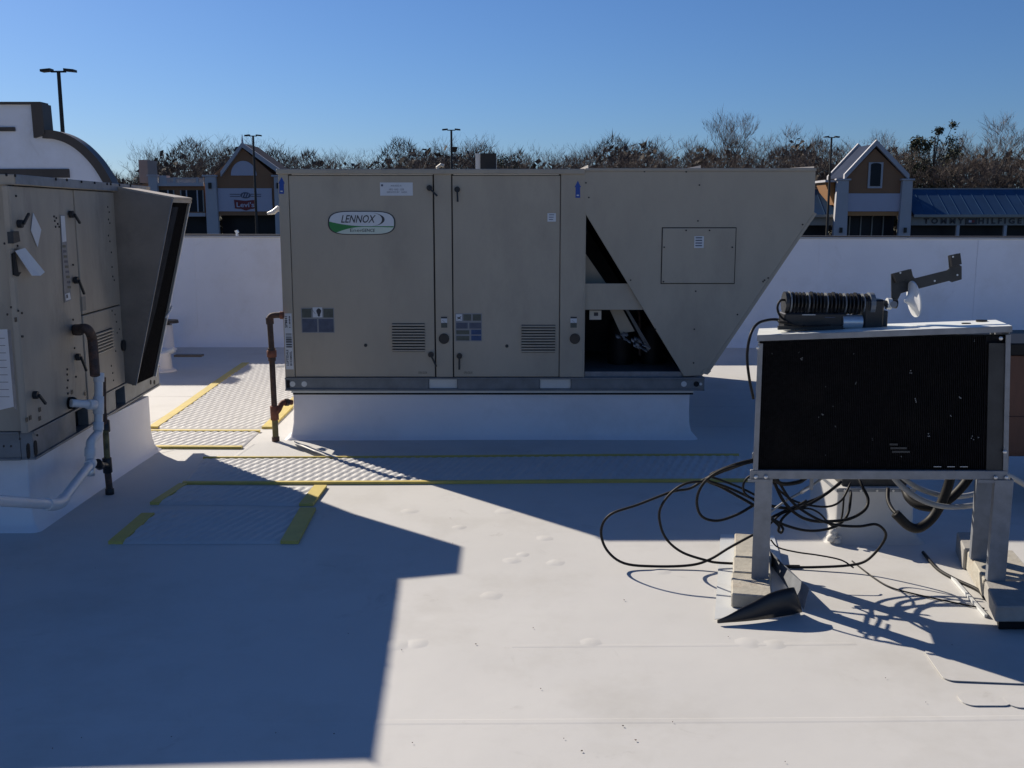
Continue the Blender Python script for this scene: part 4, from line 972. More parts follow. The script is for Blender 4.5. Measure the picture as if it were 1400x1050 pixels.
# LED floodlight lying on the condenser
def floodlight():
    Y = YC+.13; z0 = czt(qc(1130,440)[0])+.004
    P = lambda x, y, dy=0: at(x,y,Y+dy)
    e = empty('floodlight', P(1140,442), 'finned black floodlight lying on top of the condenser frame', 'floodlight')
    cl, cr = P(1076,413.5), P(1186,416); ax = (cr-cl).normalized(); L = (cr-cl).length
    MB().tube([cl, cr], .016, 14).build('heat_sink_core', blackp, e, smooth='auto')
    n = 22
    for i in range(n):
        c = cl+ax*(L*(i+.3)/n); r = .045 if i % 6 else .049
        MB().tube([c, c+ax*(.004 if i % 6 else .006)], r, 18, flat=1.).build('cooling_fin', blackp if i % 5 else galvd, e)
    MB().tube([cl-ax*.014, cl], .046, 18).build('end_plate', tube_pl, e); MB().tube([cr, cr+ax*.02], .05, 18).build('end_plate', galvd, e)
    a, b = P(1069,427), P(1152,443)
    MB().box(a.x,b.x,Y-.045,Y+.05,z0,a.z).build('lamp_body', blackp, e, bev=.005)
    a, b = P(1067,438,-.05), P(1152,443,-.05); MB().box(a.x-.01,b.x,Y-.06,Y-.046,z0+.002,z0+.018).build('lens_rim', blackp, e)
    for x0, x1, y in ((1097,1115,430),(1128,1142,433.5)):
        a, b = P(x0,y,-.05), P(x1,y+1,-.05); MB().box(a.x,b.x,Y-.048,Y-.0455,b.z,a.z).build('model_plate', galvp if x0 == 1097 else print_blue, e)
    a, b = P(1180,409,-.02), P(1206,444,-.02); MB().box(a.x,b.x,Y-.04,Y+.05,z0,a.z).build('driver_box', blackp, e, bev=.008)
    a, b = P(1202,424,-.0), P(1210,444,-.0); MB().box(a.x,b.x,Y-.03,Y+.03,z0,a.z).build('driver_cover', tube_pl, e, bev=.004)
    m = MB(); a, b = P(1153,430,-.05), P(1179,447,-.05); r = (a.z-b.z)/2
    m.tube([V((a.x,Y-.03,z0+.032)), V((b.x,Y-.03,z0+.032))], .03, 16).build('silver_can', alu, e, smooth='auto')
    MB().tube([P(1204,414), P(1213,415)], .013, 12).build('swivel_stem', tube_pl, e)
    MB().tube([P(1212,415), P(1218,415.5)], .024, 16).build('swivel_washer', galvp, e, smooth='auto')
    MB().tube([P(1218,415), P(1226,416)], .018, 12).build('knuckle', blackp, e, smooth='auto')
    MB().tube([P(1222,416,-.03), P(1222,416,.03)], .014, 12).build('pivot_bolt', galv, e, smooth='auto')
    # bracket
    pts = [(1218.5,374.5),(1243.5,368),(1247,376),(1251,380.5),(1295,369.5),(1298,367),(1296.5,349.5),(1310,346.5),(1311.5,362),(1315,364),(1315,382),(1301.5,386),(1298,384),(1232,401),(1227,411),(1219,411)]
    m = MB().prism([P(x,y,.02) for x, y in pts], (0,.006,0)).build('mounting_bracket', tube_pl, e, bev=.001)
    m = MB().prism([P(1219,375,.018), P(1243,368.5,.018), P(1246,381,.018), P(1223,387,.018)], (0,-.022,.004)).build('bracket_flange', blackp, e)
    m = MB().prism([P(1297,350,.018), P(1310,347,.018), P(1312,362,.018), P(1299,365,.018)], (0,-.02,.004)).build('bracket_flange', blackp, e)
    for x, y in ((1231,373,),(1303,351),(1278,384),(1309,376)):
        MB().tube([P(x,y,-.006), P(x,y,-.009)], .004, 8).build('bracket_rivet', alu, e)
    # cone disc, edge on
    c0, c1 = P(1234,409,-.02), P(1247,407,-.02); t = (c1-c0).normalized()
    up = (P(1249,390,-.02)-P(1244,439,-.02)).normalized()
    m = MB(); prof = ((0,.006),(.012,.014),(.026,.03),(.034,.05),(.038,.072),(.043,.073),(.04,.05),(.036,.0))
    ax = t; b1 = up; b2 = ax.cross(b1).normalized(); b1 = b2.cross(ax); n = 28
    cc = P(1236,411,-.02)
    for h, r in prof:
        for k in range(n): a = 2*pi*k/n; m.v.append(cc+ax*h+b1*(r*1.05*cos(a))+b2*(r*sin(a)))
    for i in range(len(prof)-1):
        for k in range(n): m.f.append((i*n+k, i*n+(k+1)%n, (i+1)*n+(k+1)%n, (i+1)*n+k))
    m.f.append(tuple(range(n)))
    m.build('white_cone_plate', pvc, e, smooth='auto')
    return P
FP = floodlight()

# ------------------------------------------------------------------ cables
def cable(pts, r, label, m_=black, cat='cable', grp=None, n=7, k=6):
    o = MB().tube(catmull(pts, k), r, n).build('cable' if cat == 'cable' else cat, m_, None, smooth=True)
    return tagp(o, label, cat, grp)
def z2(x, y): return 800+x/3.75, 610+y/3.75
def z8(x, y): return 1000+x/4.667, 590+y/4.667
def z3(x, y): return 1080+x/3.75, 620+y/3.75
def cpts(lst, conv, Y, Y2=None, zmin=.008):
    out = []; Y2 = Y if Y2 is None else Y2
    for i, (x, y) in enumerate(lst):
        p = at(*conv(x,y), Y+(Y2-Y)*i/(len(lst)-1))
        if p.z < zmin: p = gp(*conv(x,y), zmin)
        out.append(p)
    return out
ya = gp(900,775).y-.02
cable(cpts([(900,62),(860,75),(760,110),(630,160),(540,215),(440,235),(270,300),(130,350),(82,430),(110,530),(200,600),(360,616),(540,610),(640,580),(740,520),(860,455),(930,425)], z2, ya, ya), .0062, 'largest black cable loop reaching far left of the condenser stand')
cable(cpts([(620,180),(520,190),(440,240),(385,320),(385,400),(420,480),(500,545),(620,585),(690,598),(860,605),(960,612),(1100,615)], z2, ya-.03, ya+.01), .006, 'second black cable loop, hanging to the roof inside the largest one')
cable(cpts([(900,70),(720,115),(625,170),(580,240),(575,310),(605,365),(680,382),(780,350),(860,305),(930,270)], z2, YC+.1, YC+.2), .0062, 'smaller round black cable loop beside the left leg')
cable(cpts([(900,66),(800,90),(700,130),(625,172),(700,210),(790,260),(870,305)], z2, YC+.14, YC+.18), .0068, 'thick black cable folded back in a narrow bundle left of the left leg')
cable(cpts([(622,165),(640,180),(740,215),(860,270),(920,300)], z2, YC+.12, YC+.18), .006, 'straight black cable sloping down to the left leg')
cable(cpts([(880,140),(835,160),(812,195),(818,240),(870,280)], z2, YC+.08, YC+.1), .005, 'short tight black cable loop against the left leg')
cable(cpts([(262,300),(330,440),(420,530),(520,570),(650,572),(760,555),(850,500),(872,430),(835,350),(815,300)], z8, YC+.12, YC+.4), .0072, 'thick black cable sagging from the frame to the dark curb top')
cable(cpts([(290,300),(380,440),(480,520),(590,575),(700,600),(820,605),(920,592),(975,630),(982,680),(930,760),(850,830),(740,855),(560,865),(400,865),(250,850)], z8, YC+.1, gp(900,776).y), .0062, 'black cable with a wide bend on the right that ends on the roof')
cable(cpts([(220,470),(380,492),(480,470),(600,400),(700,320)], z8, YC+.15, YC+.35), .0072, 'black cable rising to the right from behind the left leg, upper one')
cable(cpts([(220,565),(400,480),(560,420),(690,335)], z8, YC+.18, YC+.36), .006, 'black cable rising to the right from behind the left leg, lower one')
cable(cpts([(245,550),(350,600),(480,632),(600,625),(690,590),(745,520),(762,410),(760,380)], z8, YC+.12, YC+.36), .0062, 'black cable drooping below the frame into the curb top')
cable(cpts([(250,555),(300,600),(300,632),(318,645),(328,620),(312,590),(330,550),(400,490),(480,440)], z8, YC+.11, YC+.2), .006, 'black cable with a tiny dangling loop beside the left leg')
cable(cpts([(240,520),(350,440),(450,385),(520,340),(575,300)], z8, YC+.14, YC+.2), .005, 'thin grey cable with a shiny splice under the frame', greyc)
MBs = MB().tube(cpts([(440,392),(480,365),(505,350)], z8, YC+.135), .008, 7).build('cable_splice', alu, None, smooth=True); tagp(MBs, 'shiny splice sleeve on the thin grey cable', 'cable splice')
cable(cpts([(262,300),(330,335),(430,322),(475,295)], z8, YC+.05, YC+.2), .009, 'short thick black cable hanging just under the bottom rail')
cable([gp(1262,755,.008), gp(1281,777,.008), gp(1306,792,.008), gp(1336,806,.01), gp(1347,818,.012)], .008, 'short black cable lying on the roof near the right legs')
cable([gp(1165,767,.006), gp(1195,790,.006), gp(1218,803,.006), gp(1250,812,.006), gp(1300,823,.006), gp(1346,832,.006)], .0035, 'very thin black wire lying on the sunlit roof left of the right block')
cable(cpts([(255,300),(300,370),(420,450),(600,480),(700,440),(760,330)], z8, YC+.1, YC+.38), .005, 'slim black cable hanging in a shallow curve below the bottom rail')
cable(cpts([(235,600),(330,520),(470,490),(560,520),(640,600),(700,560),(720,400)], z8, YC+.16, YC+.38), .0045, 'slim black cable waving between the left leg and the curb top')
cable(cpts([(250,690),(300,740),(420,770),(560,790),(700,820),(780,870)], z8, YC+.2, YC+.1), .0035, 'very thin black wire trailing on the roof right of the left leg')
cable(cpts([(900,58),(790,85),(700,118),(640,150),(700,175),(800,215),(870,250)], z2, YC+.1, YC+.16), .005, 'slim black cable doubled back beside the thick bundle at the left leg')
# insulated lines
def hose(pts, r, label, m_=black): return cable(pts, r, label, m_, 'hose', n=10)
hose([at(1301,640,YC+.2), at(1297,662,YC+.2), at(1286,690,YC+.2), at(1273,710,YC+.2), at(1256,722,YC+.19), at(1242,719,YC+.18), at(1228,706,YC+.17), at(1224,702,YC+.17)], .021, 'thick black insulated hose in a U bend below the frame')
hose([at(1332,640,YC+.24), at(1320,660,YC+.24), at(1300,681,YC+.24), at(1278,693,YC+.26), at(1256,691,YC+.3), at(1243,681,YC+.35), at(1238,670,YC+.4)], .02, 'thick black insulated hose curving up into the dark curb top')
hose([at(1214,668,YC+.35), at(1214,683,YC+.3), at(1219,695,YC+.22), at(1226,703,YC+.17)], .009, 'thin black hose end joining the insulated U bend')
hose([at(1218,648,YC+.18), at(1232,664,YC+.16), at(1255,681,YC+.14), at(1282,691,YC+.14), at(1310,693,YC+.2), at(1345,689,YC+.35)], .012, 'grey flexible conduit sagging lowest under the frame', greyc)
hose([at(1228,648,YC+.3), at(1255,667,YC+.3), at(1290,678,YC+.32), at(1320,678,YC+.36), at(1350,670,YC+.4)], .012, 'grey flexible conduit passing behind the right legs', greyc)
hose([at(1372,648,YC+.25), at(1388,655,YC+.3), at(1410,668,YC+.35)], .013, 'grey conduit leaving the frame at the right edge', greyc)
# power lead of the floodlight
fy = YC+.1
cable([FP(1078,441,-.08), FP(1066,440,-.06), FP(1063,437,-.04), FP(1050,437.5,-.06), FP(1035,443,-.1), at(1026,458,YC-.01), at(1021.5,485,YC-.01), at(1024,515,YC-.005), at(1030,545,YC+.03)], .006, 'black cable running from the floodlight over the left end of the frame')
cable([FP(1074,410,-.02), FP(1067,411,-.03), FP(1063,420,-.03), FP(1066,431,-.03), FP(1075,439,-.05), FP(1088,445,-.09), FP(1100,446,-.09)], .005, 'small black loop at the left end of the floodlight')
cable([FP(1100,446,-.1), FP(1118,445.6,-.1), FP(1135,444.4,-.1)], .004, 'short thin black wire lying in front of the floodlight')

# ------------------------------------------------------------------ beyond the parapet
GZ = -6.
def light_pole(px, py_top, Y, spread_px, label):
    t = at(px, py_top, Y); s = spread_px/1400*Y/2
    e = empty('light_pole', (t.x,Y,GZ), label, 'light pole', 'parking lot light poles')
    MB().tube([(t.x,Y,GZ),(t.x,Y,t.z)], [.14,.08], 8).build('pole', polem, e, smooth='auto')
    MB().cyl((t.x,Y,GZ),(t.x,Y,GZ+.8),.3,12).build('base', conc, e)
    MB().beam((t.x-s*.45,Y,t.z),(t.x+s*.45,Y,t.z),.07,.07).build('cross_arm', polem, e)
    for sx in (-1,1): MB().prism([(t.x+sx*s*.4,Y-.2,t.z+.02),(t.x+sx*s,Y-.2,t.z-.02),(t.x+sx*s,Y+.2,t.z-.02),(t.x+sx*s*.4,Y+.2,t.z+.02)],(0,0,.1)).build('lamp_head', polem, e)
light_pole(80,98,45,44,'tall double headed light pole behind the curved facade at the left')
light_pole(346,186,84,22,'light pole in front of the left gabled shop')
light_pole(617,178,82,24,'light pole rising just behind the middle rooftop unit')
light_pole(1137,188,86,20,'light pole beside the right gabled shop front')

YB = 100.
def wall_box(px0, px1, py0, py1, Y, depth): 
    a, b = at(px0,py0,Y), at(px1,py1,Y); return MB().box(a.x,b.x,Y,Y+depth,b.z,a.z)
def gable_building(name, label, xl, xr, xa, ya, ye, st, win, rk=3.2, pil=((0,0),), depth=3.5):
    pass
def right_shop():
    Y = YB; e = empty('shop_tower', (at(1195,325,Y).x,Y,GZ), 'orange gabled shop tower with white pilasters and a narrow window, at the right', 'shop')
    P = lambda x, y, dy=0: at(x,y,Y+dy)
    xl, xr = P(1155,300).x, P(1233,300).x; ze = P(1195,242).z; za = P(1199,203).z; xa = P(1196.5,203).x
    MB().prism([(xl,Y,P(0,295).z),(xr,Y,P(0,295).z),(xr,Y,ze),(xa,Y,za),(xl,Y,ze)], (0,6,0)).build('wall', stucco_b, e)
    MB().box(P(1143.5,300).x,xl,Y+.25,Y+6,P(0,262).z,P(0,246).z).build('side_wing', stucco_o, e)  # orange against the brown front: sunlight on this side put into colour
    a, b = P(1130,250).x, P(1144,250).x
    MB().prism([(a,Y+.6,P(0,249).z),(b,Y+.6,P(0,249).z),(b,Y+.6,P(0,280).z)], (0,3,0)).build('lit_side_wedge', stucco_o, e)  # orange wedge stands in for the sunlit side of the tower
    MB().box(a-.15,xl+.1,Y-.1,Y+6,P(0,249).z,P(0,246).z).build('cornice', trimw, e)
    for x0, x1 in ((1143,1158.5),(1232,1245.5)):
        t0, t1 = P(x0,245).x, P(x1,245).x; w = .25
        MB().hexa([(t0-w,Y-.5,GZ),(t1+w*.6,Y-.5,GZ),(t1+w*.6,Y-.02,GZ),(t0-w,Y-.02,GZ),(t0,Y-.5,P(0,247).z),(t1,Y-.5,P(0,247).z),(t1,Y-.02,P(0,247).z),(t0,Y-.02,P(0,247).z)]).build('pilaster', trimw, e)
        MB().box(t0-.15,t1+.2,Y-.6,Y+.0,P(0,247).z,P(0,244.5).z).build('pilaster_cap', trimw, e, bev=.04)
        MB().box((t0+t1)/2-.12,(t0+t1)/2+.12,Y-.7,Y-.5,P(0,318).z,P(0,311).z).build('wall_lamp', polem, e)
    def rake(x0, dy):
        m = MB()
        for p, r_ in (((xl-.35,ze-.3),(xa,za+.25)),((xr+.35,ze-.3),(xa,za+.25))):
            m = MB().prism([(p[0],Y-.35+dy,p[1]),(r_[0],Y-.35+dy,r_[1]),(r_[0],Y-.35+dy,r_[1]+.55),(p[0],Y-.35+dy,p[1]+.55)], (0,.4,0)); m.build('rake_board', trimw, e)
    rake(0,0); rake(0,5.2)
    for sx, x_, in ((-1,xl-.35),(1,xr+.35)):
        MB().prism([(x_,Y+.06,ze-.1),(xa,Y+.06,za+.35),(xa,Y+.06,za+.45),(x_,Y+.06,ze+.0)], (0,4.75,0)).build('roof_slope', roofd, e)
    a, b = P(1189,222), P(1204,256)
    MB().box(a.x-.1,b.x+.1,Y-.12,Y-.01,b.z-.1,a.z).build('window_frame', trimw, e)
    MB().box(a.x+.1,b.x-.1,Y-.15,Y-.121,b.z+.1,a.z-.22).build('window_pane', glass, e)
    m = MB().prism([(a.x+.1+(b.x-a.x-.2)*(.5-.5*cos(pi*i/8)),Y-.12,a.z-.22+.16*sin(pi*i/8)) for i in range(9)], (0,-.03,0)).build('window_arch', glass, e)
    a, b = P(1158.5,264.5), P(1231,289); MB().box(a.x,b.x,Y-.15,Y-.01,b.z,a.z).build('blank_sign_panel', signw, e)
    a, b = P(1158.5,289.5), P(1231,295); MB().box(a.x,b.x,Y-.1,Y-.01,b.z,a.z).build('band', stucco_o, e)
    MB().box(xl,xr,Y+2.,Y+2.2,GZ,P(0,295).z).build('shop_front', glass, e)
    for f in (.2,.4,.6,.8): MB().box(xl+(xr-xl)*f-.05,xl+(xr-xl)*f+.05,Y+1.85,Y+1.99,GZ,P(0,296).z).build('mullion', fascia, e)
    a = P(1197,318); MB().prism([(a.x+1.2*cos(t),Y+.5,GZ+.4+1.*abs(sin(t))+.2) for t in [pi*i/6 for i in range(7)]], (0,.8,0)).build('planter', grass, e)
right_shop()
def strip_shop():
    Y = YB+1; e = empty('shop_building', (at(1300,325,Y).x,Y,GZ), 'long low shop building with blue metal roof and dark store lettering on its fascia', 'shop')
    P = lambda x, y: at(x,y,Y)
    for (xa, xb) in ((P(700,300).x, P(1142,300).x),(P(1246,300).x, P(1700,300).x)):
        z0, z1 = P(0,294).z, at(0,258,Y+3.2).z
        MB().add([(xa,Y-.6,z0),(xb,Y-.6,z0),(xb,Y+3.2,z1),(xa,Y+3.2,z1),(xa,Y-.6,z0-.2),(xb,Y-.6,z0-.2),(xb,Y+3.2,z1-.2),(xa,Y+3.2,z1-.2)], [(0,1,2,3),(7,6,5,4),(0,4,5,1),(1,5,6,2),(2,6,7,3),(3,7,4,0)]).build('roof', roofb, e)
        n = int((xb-xa)/1.1); m = MB()
        for i in range(n+1):
            x = xa+.05+(xb-xa-.1)*i/n; m.add([(x-.03,Y-.6,z0+.005),(x+.03,Y-.6,z0+.005),(x+.03,Y+3.2,z1+.005),(x-.03,Y+3.2,z1+.005),(x,Y-.6,z0+.025),(x,Y+3.2,z1+.025)], [(0,4,5,3),(1,2,5,4),(0,1,4)])
        m.build('standing_seams', roofb, e, kind='stuff')
        MB().box(xa,xb,Y+3.1,Y+3.4,z1-.4,z1+.06).build('ridge_cap', fascia, e)
        MB().box(xa,xb,Y,Y+.3,P(0,308).z,P(0,295).z).build('fascia', fascia, e)
        MB().box(xa,xb,Y-.65,Y-.61,z0-.2,z0+.05).build('gutter', fascia, e)
        MB().box(xa,xb,Y+2.,Y+2.2,GZ,P(0,308).z).build('shop_front', glass, e)
        MB().box(xa,xb,Y+2.8,Y+3.05,GZ,z1-.5).build('rear_wall', stucco_b, e)
        k = int((xb-xa)/4.5)
        for i in range(1,k): 
            x = xa+(xb-xa)*i/k; MB().box(x-.15,x+.15,Y+.02,Y+.28,GZ,P(0,308).z-.01).build('post', trimw, e)
    a, z0 = P(1262,306), P(0,306).z; b = P(1318,298); text_mesh('store_lettering', 'T O M M Y', V((a.x,Y-.06,z0)), (1,0,0), (0,0,1), b.x-a.x, b.z-z0, print_dark, e, font_off=.045)
    a = P(1337,306); b = P(1408,298); text_mesh('store_lettering', 'H I L F I G E R', V((a.x,Y-.06,z0)), (1,0,0), (0,0,1), b.x-a.x, b.z-z0, print_dark, e, font_off=.045)
    a, b = P(1320,298.5), P(1335,306.5); fl = MB().box(a.x,b.x,Y-.12,Y-.01,b.z,a.z).build('flag_sign', print_dark, e)
    w = b.x-a.x; h = a.z-b.z
    MB().box(a.x+w*.25,b.x-w*.25,Y-.14,Y-.121,b.z+h*.3,b.z+h*.7).build('flag_field', signw, fl)
    MB().box(a.x+w*.5,b.x-w*.25,Y-.16,Y-.141,b.z+h*.3,b.z+h*.7).build('flag_field', red, fl)
strip_shop()
def left_shop():
    Y = YB; P = lambda x, y, dy=0: at(x,y,Y+dy)
    e = empty('shop_tower', (P(333,325).x,Y,GZ), 'brown gabled shop tower with half round panel and red store sign, at the left', 'shop')
    xl, xr = P(296,300).x, P(375,300).x; ze = P(0,238).z; za = P(0,203).z; xa = P(332,203).x
    MB().prism([(xl,Y,P(0,293).z),(xr,Y,P(0,293).z),(xr,Y,ze),(xa,Y,za),(xl,Y,ze)], (0,6,0)).build('wall', stucco_b, e)
    for x_ in (P(292,0).x, P(379,0).x):
        MB().prism([(x_,Y-.35,ze-.25),(xa,Y-.35,za+.1),(xa,Y-.35,za+.55),(x_,Y-.35,ze+.25)], (0,.5,0)).build('rake_board', trimw, e)
        MB().prism([(x_,Y+.16,ze),(xa,Y+.16,za+.4),(xa,Y+.16,za+.5),(x_,Y+.16,ze+.1)], (0,6,0)).build('roof_slope', roofd, e)
    MB().cyl((xa,Y-.1,za+.4),(xa,Y-.1,za+1.3),.12,8,.02).build('finial', trimw, e)
    for x0, x1 in ((282,296.5),(376,388)):
        t0, t1 = P(x0,245).x, P(x1,245).x; w = .2
        MB().hexa([(t0-w*.2,Y-.5,GZ),(t1+w,Y-.5,GZ),(t1+w,Y-.02,GZ),(t0-w*.2,Y-.02,GZ),(t0,Y-.5,P(0,242).z),(t1,Y-.5,P(0,242).z),(t1,Y-.02,P(0,242).z),(t0,Y-.02,P(0,242).z)]).build('pilaster', trimw, e)
        MB().box(t0-.25,t1+.1,Y-.6,Y,P(0,242).z,P(0,239.5).z).build('pilaster_cap', trimw, e, bev=.04)
        MB().box((t0+t1)/2-.15,(t0+t1)/2+.12,Y-.7,Y-.5,P(0,258).z,P(0,250).z).build('wall_lamp', polem, e)
    c = P(333.5,240); r = P(351,240).x-c.x
    MB().prism([(c.x+r*cos(pi*i/16),Y-.1,c.z+r*1.12*sin(pi*i/16)) for i in range(17)], (0,.09,0)).build('half_round_panel', signw, e)
    a, b = P(298,257.5), P(373,289); MB().box(a.x,b.x,Y-.15,Y-.01,b.z,a.z).build('sign_panel', signw, e)
    a, b = P(298,289.5), P(373,294.5); MB().box(a.x,b.x,Y-.1,Y-.005,b.z,a.z).build('band', stucco_b, e)
    c = P(335.5,267,-.2)
    lg = MB().prism([(c.x+.5*cos(2*pi*i/16),Y-.16,c.z+.3*sin(2*pi*i/16)) for i in range(16)], (0,-.03,0)).build('round_emblem', print_blue, e)
    for dx in (-.25,0,.25): MB().prism([(c.x+dx-.1,Y-.195,c.z-.16),(c.x+dx-.02,Y-.195,c.z-.16),(c.x+dx+.12,Y-.195,c.z+.16),(c.x+dx+.04,Y-.195,c.z+.16)], (0,-.02,0)).build('emblem_stroke', signw, lg)
    for s in (-1,1):
        for z in (.1,-.1): MB().box(c.x+s*.52,c.x+s*1.5,Y-.19,Y-.16,c.z+z-.03,c.z+z+.03).build('emblem_bar', print_blue, e)
    pts = [(320,273),(335.5,274.5),(351,273),(349.5,285),(343,285.5),(336.5,288),(330,285.5),(321.5,285)]
    sg = MB().prism([P(x,y,-.16) for x, y in pts], (0,-.05,0)).build('red_store_sign', red, e)
    a, b = P(323.5,283.3,-.22), P(347.5,276.3,-.22); text_mesh('sign_lettering', "Levi's", a, (1,0,0), (0,0,1), b.x-a.x, b.z-a.z, signw, sg, font_off=.02)
    MB().box(xl,xr,Y+2.,Y+2.2,GZ,P(0,294).z).build('shop_front', glass, e)
    # wing
    w = empty('shop_wing', (P(240,325).x,Y,GZ), 'flat roofed shop wing with white balustrade and tall windows, far left', 'shop')
    a, b = P(196,256), P(281,293); MB().box(a.x-20,b.x,Y+.1,Y+12,b.z,P(0,252).z).build('wall', stucco_b, w)
    MB().box(P(192,0).x,b.x,Y-.3,Y+.099,P(0,254.5).z,P(0,250).z).build('cornice', trimw, w)
    MB().box(P(214,0).x,b.x,Y-.15,Y+.05,P(0,244.4).z,P(0,243).z).build('handrail', trimw, w)
    for i in range(34):
        x = P(215,0).x+(b.x-P(215,0).x)*i/33.; MB().box(x-.035,x+.035,Y-.08,Y-.0,P(0,249.9).z,P(0,244.5).z).build('baluster', trimw, w)
    for px in (226,258): MB().box(P(px,0).x-.12,P(px,0).x+.12,Y-.18,Y+.08,P(0,249.9).z,P(0,242.5).z).build('newel_post', trimw, w)
    MB().box(P(204.5,0).x,P(214.5,0).x,Y-.1,Y+1.,P(0,249.9).z,P(0,240).z).build('roof_box', trimw, w, label='pale box standing on the wing roof beside the balustrade')
    MB().box(P(191,0).x,P(203,0).x,Y-.5,Y+.0,GZ,P(0,241).z).build('pilaster', trimw, w); MB().box(P(189.5,0).x,P(204,0).x,Y-.6,Y+.1,P(0,241).z,P(0,239).z).build('pilaster_cap', trimw, w)
    for x0, x1 in ((207,241),(247,281)):
        p0, p1 = P(x0,260), P(x1-2,289.5); MB().box(p0.x,p1.x,Y-.0,Y+.09,p1.z,p0.z).build('window_pane', glass, w)
        for f in (0,.26,.74,1): 
            x = p0.x+(p1.x-p0.x)*f; MB().box(x-.06,x+.06,Y-.06,Y-.005,p1.z,p0.z).build('window_mullion', trimw if f in (.26,.74) else fascia, w)
    MB().box(P(100,0).x,b.x,Y-.1,Y+.099,P(0,296).z,P(0,291).z).build('band', trimw, w)
    MB().box(P(100,0).x,b.x,Y+1.5,Y+1.7,GZ,P(0,296).z).build('shop_front', glass, w)
    # grey square chimney tower behind
    tagp(wall_box(189,203,218.5,250,YB+13,3).build('roof_tower', fascia, None), 'dark square roof tower behind the far left shop wing', 'tower')
left_shop()

# ------------------------------------------------------------------ trees
def tree_mesh(seed, H, spread=.42, levels=5, crown_lo=.28, dens=1., upright=.5):
    rs = random.Random(seed); tr = MB(); tw = MB()
    def twig(p, d, l, w):
        sd = d.cross(V((rs.uniform(-1,1),rs.uniform(-1,1),rs.uniform(-1,1)))); 
        if sd.length < .01: return
        sd.normalize(); a = len(tw.v); mid = p+d*l*.5+V((rs.uniform(-.08,.08)*l,rs.uniform(-.08,.08)*l,.04*l))
        tw.v += [p-sd*w, p+sd*w, mid+sd*w*.6, mid-sd*w*.6, p+d*l]; tw.f += [(a,a+1,a+2,a+3),(a+3,a+2,a+4)]
    def grow(p, d, l, r, lev):
        n = 3 if lev > 1 else 2; pts = [p]; c = p.copy(); dd = d.copy()
        for i in range(n):
            dd = (dd+V((rs.uniform(-1,1),rs.uniform(-1,1),rs.uniform(-.4,.8)*upright))*.16).normalized(); c = c+dd*(l/n); pts.append(c)
        rr_ = [r*(1-.45*i/n) for i in range(n+1)]
        if r > .035: tr.tube(pts, rr_, 5 if r > .12 else 3, cap=False)
        else:
            for a, b in zip(pts[:-1], pts[1:]): twig(a, (b-a).normalized(), (b-a).length*1.02, max(r,.016))
        if lev <= 0:
            for _ in range(int(5*dens)):
                t = rs.random(); k = min(int(t*n), n-1); q0 = pts[k]+(pts[k+1]-pts[k])*(t*n-k)
                nd = (dd+V((rs.uniform(-1,1),rs.uniform(-1,1),rs.uniform(-.3,1)))*.8).normalized(); twig(q0, nd, l*rs.uniform(.4,.9), .012)
            return
        kids = 3 if lev > 2 else 4
        for i in range(int(kids+rs.random()*dens)):
            t = 1. if i < 2 else rs.uniform(.35,.95); k = min(int(t*n), n-1); q0 = pts[k]+(pts[k+1]-pts[k])*(t*n-k)
            az = rs.uniform(0,2*pi); out = V((cos(az),sin(az),rs.uniform(-.1,.4))); nd = (dd*(1-spread)+out*spread*1.3+V((0,0,.15*upright))).normalized()
            grow(q0, nd, l*rs.uniform(.58,.8), rr_[k]*rs.uniform(.58,.78), lev-1)
    p = V((0,0,0)); trunk_h = H*crown_lo
    c = p; pts = [p]; 
    for i in range(3): c = c+V((rs.uniform(-.2,.2),rs.uniform(-.2,.2),trunk_h/3)); pts.append(c)
    r0 = H*.015; tr.tube(pts, [r0,r0*.9,r0*.85,r0*.8], 6, cap=False)
    for i in range(rs.choice((2,3,3))):
        az = rs.uniform(0,2*pi); grow(pts[-1], V((cos(az)*.35,sin(az)*.35,1)).normalized(), H*.27, r0*.6, levels)
    # normalise height
    zm = max(v.z for v in tw.v); f = H/zm
    for m in (tr, tw):
        for v in m.v: v *= f
    def mk(m, nm, mt):
        me = bpy.data.meshes.new(nm); me.from_pydata(m.v, [], m.f); me.materials.append(mt); me.update(); return me
    return mk(tr,'trunk',bark), mk(tw,'crown',bark2)
variants = [tree_mesh(s, 1*h, sp, lv, cl, dn, up) for s, h, sp, lv, cl, dn, up in ((1,17,.4,4,.36,.7,.5),(2,17,.44,4,.3,.8,.4),(3,17,.34,4,.42,.7,.8),(4,17,.46,4,.3,.8,.3),(5,17,.38,4,.36,.9,.6),(6,17,.3,4,.45,.6,1.),(7,17,.42,4,.33,1.,.5))]
tall = tree_mesh(21, 22, .3, 4, .36, 1.0, 1.2); tall2 = tree_mesh(25, 20, .34, 4, .3, 1.2, 1.)
def place_tree(px, py, Y, var, label, grp, rz, wf=1.):
    t = at(px, py, Y); h = t.z-GZ; mh = max(v.co.z for v in var[1].vertices)
    e = empty('bare_tree', (t.x,Y,GZ), label, 'tree', grp); e.rotation_euler.z = rz; s = h/mh; e.scale = (s*wf, s*wf, s)
    for nm, me in (('trunk',var[0]),('crown',var[1])):
        o = bpy.data.objects.new(nm, me); COL.objects.link(o); o.parent = e
sky_line = [(100,215),(150,214),(190,216),(225,193),(245,190),(270,181),(300,184),(325,179),(350,190),(370,193),(400,198),(425,194),(450,203),(475,208),(500,205),(520,190),(545,182),(570,185),(600,186),(640,178),(665,186),(685,201),(705,195),(730,204),(760,198),(790,192),(815,184),(835,179),(860,180),(885,172),(905,182),(930,186),(955,184),(980,190),(1010,184),(1040,186),(1060,180),(1080,168),(1100,178),(1125,186),(1150,186),(1175,190),(1215,186),(1240,190),(1300,186),(1330,192),(1355,192),(1420,175)]
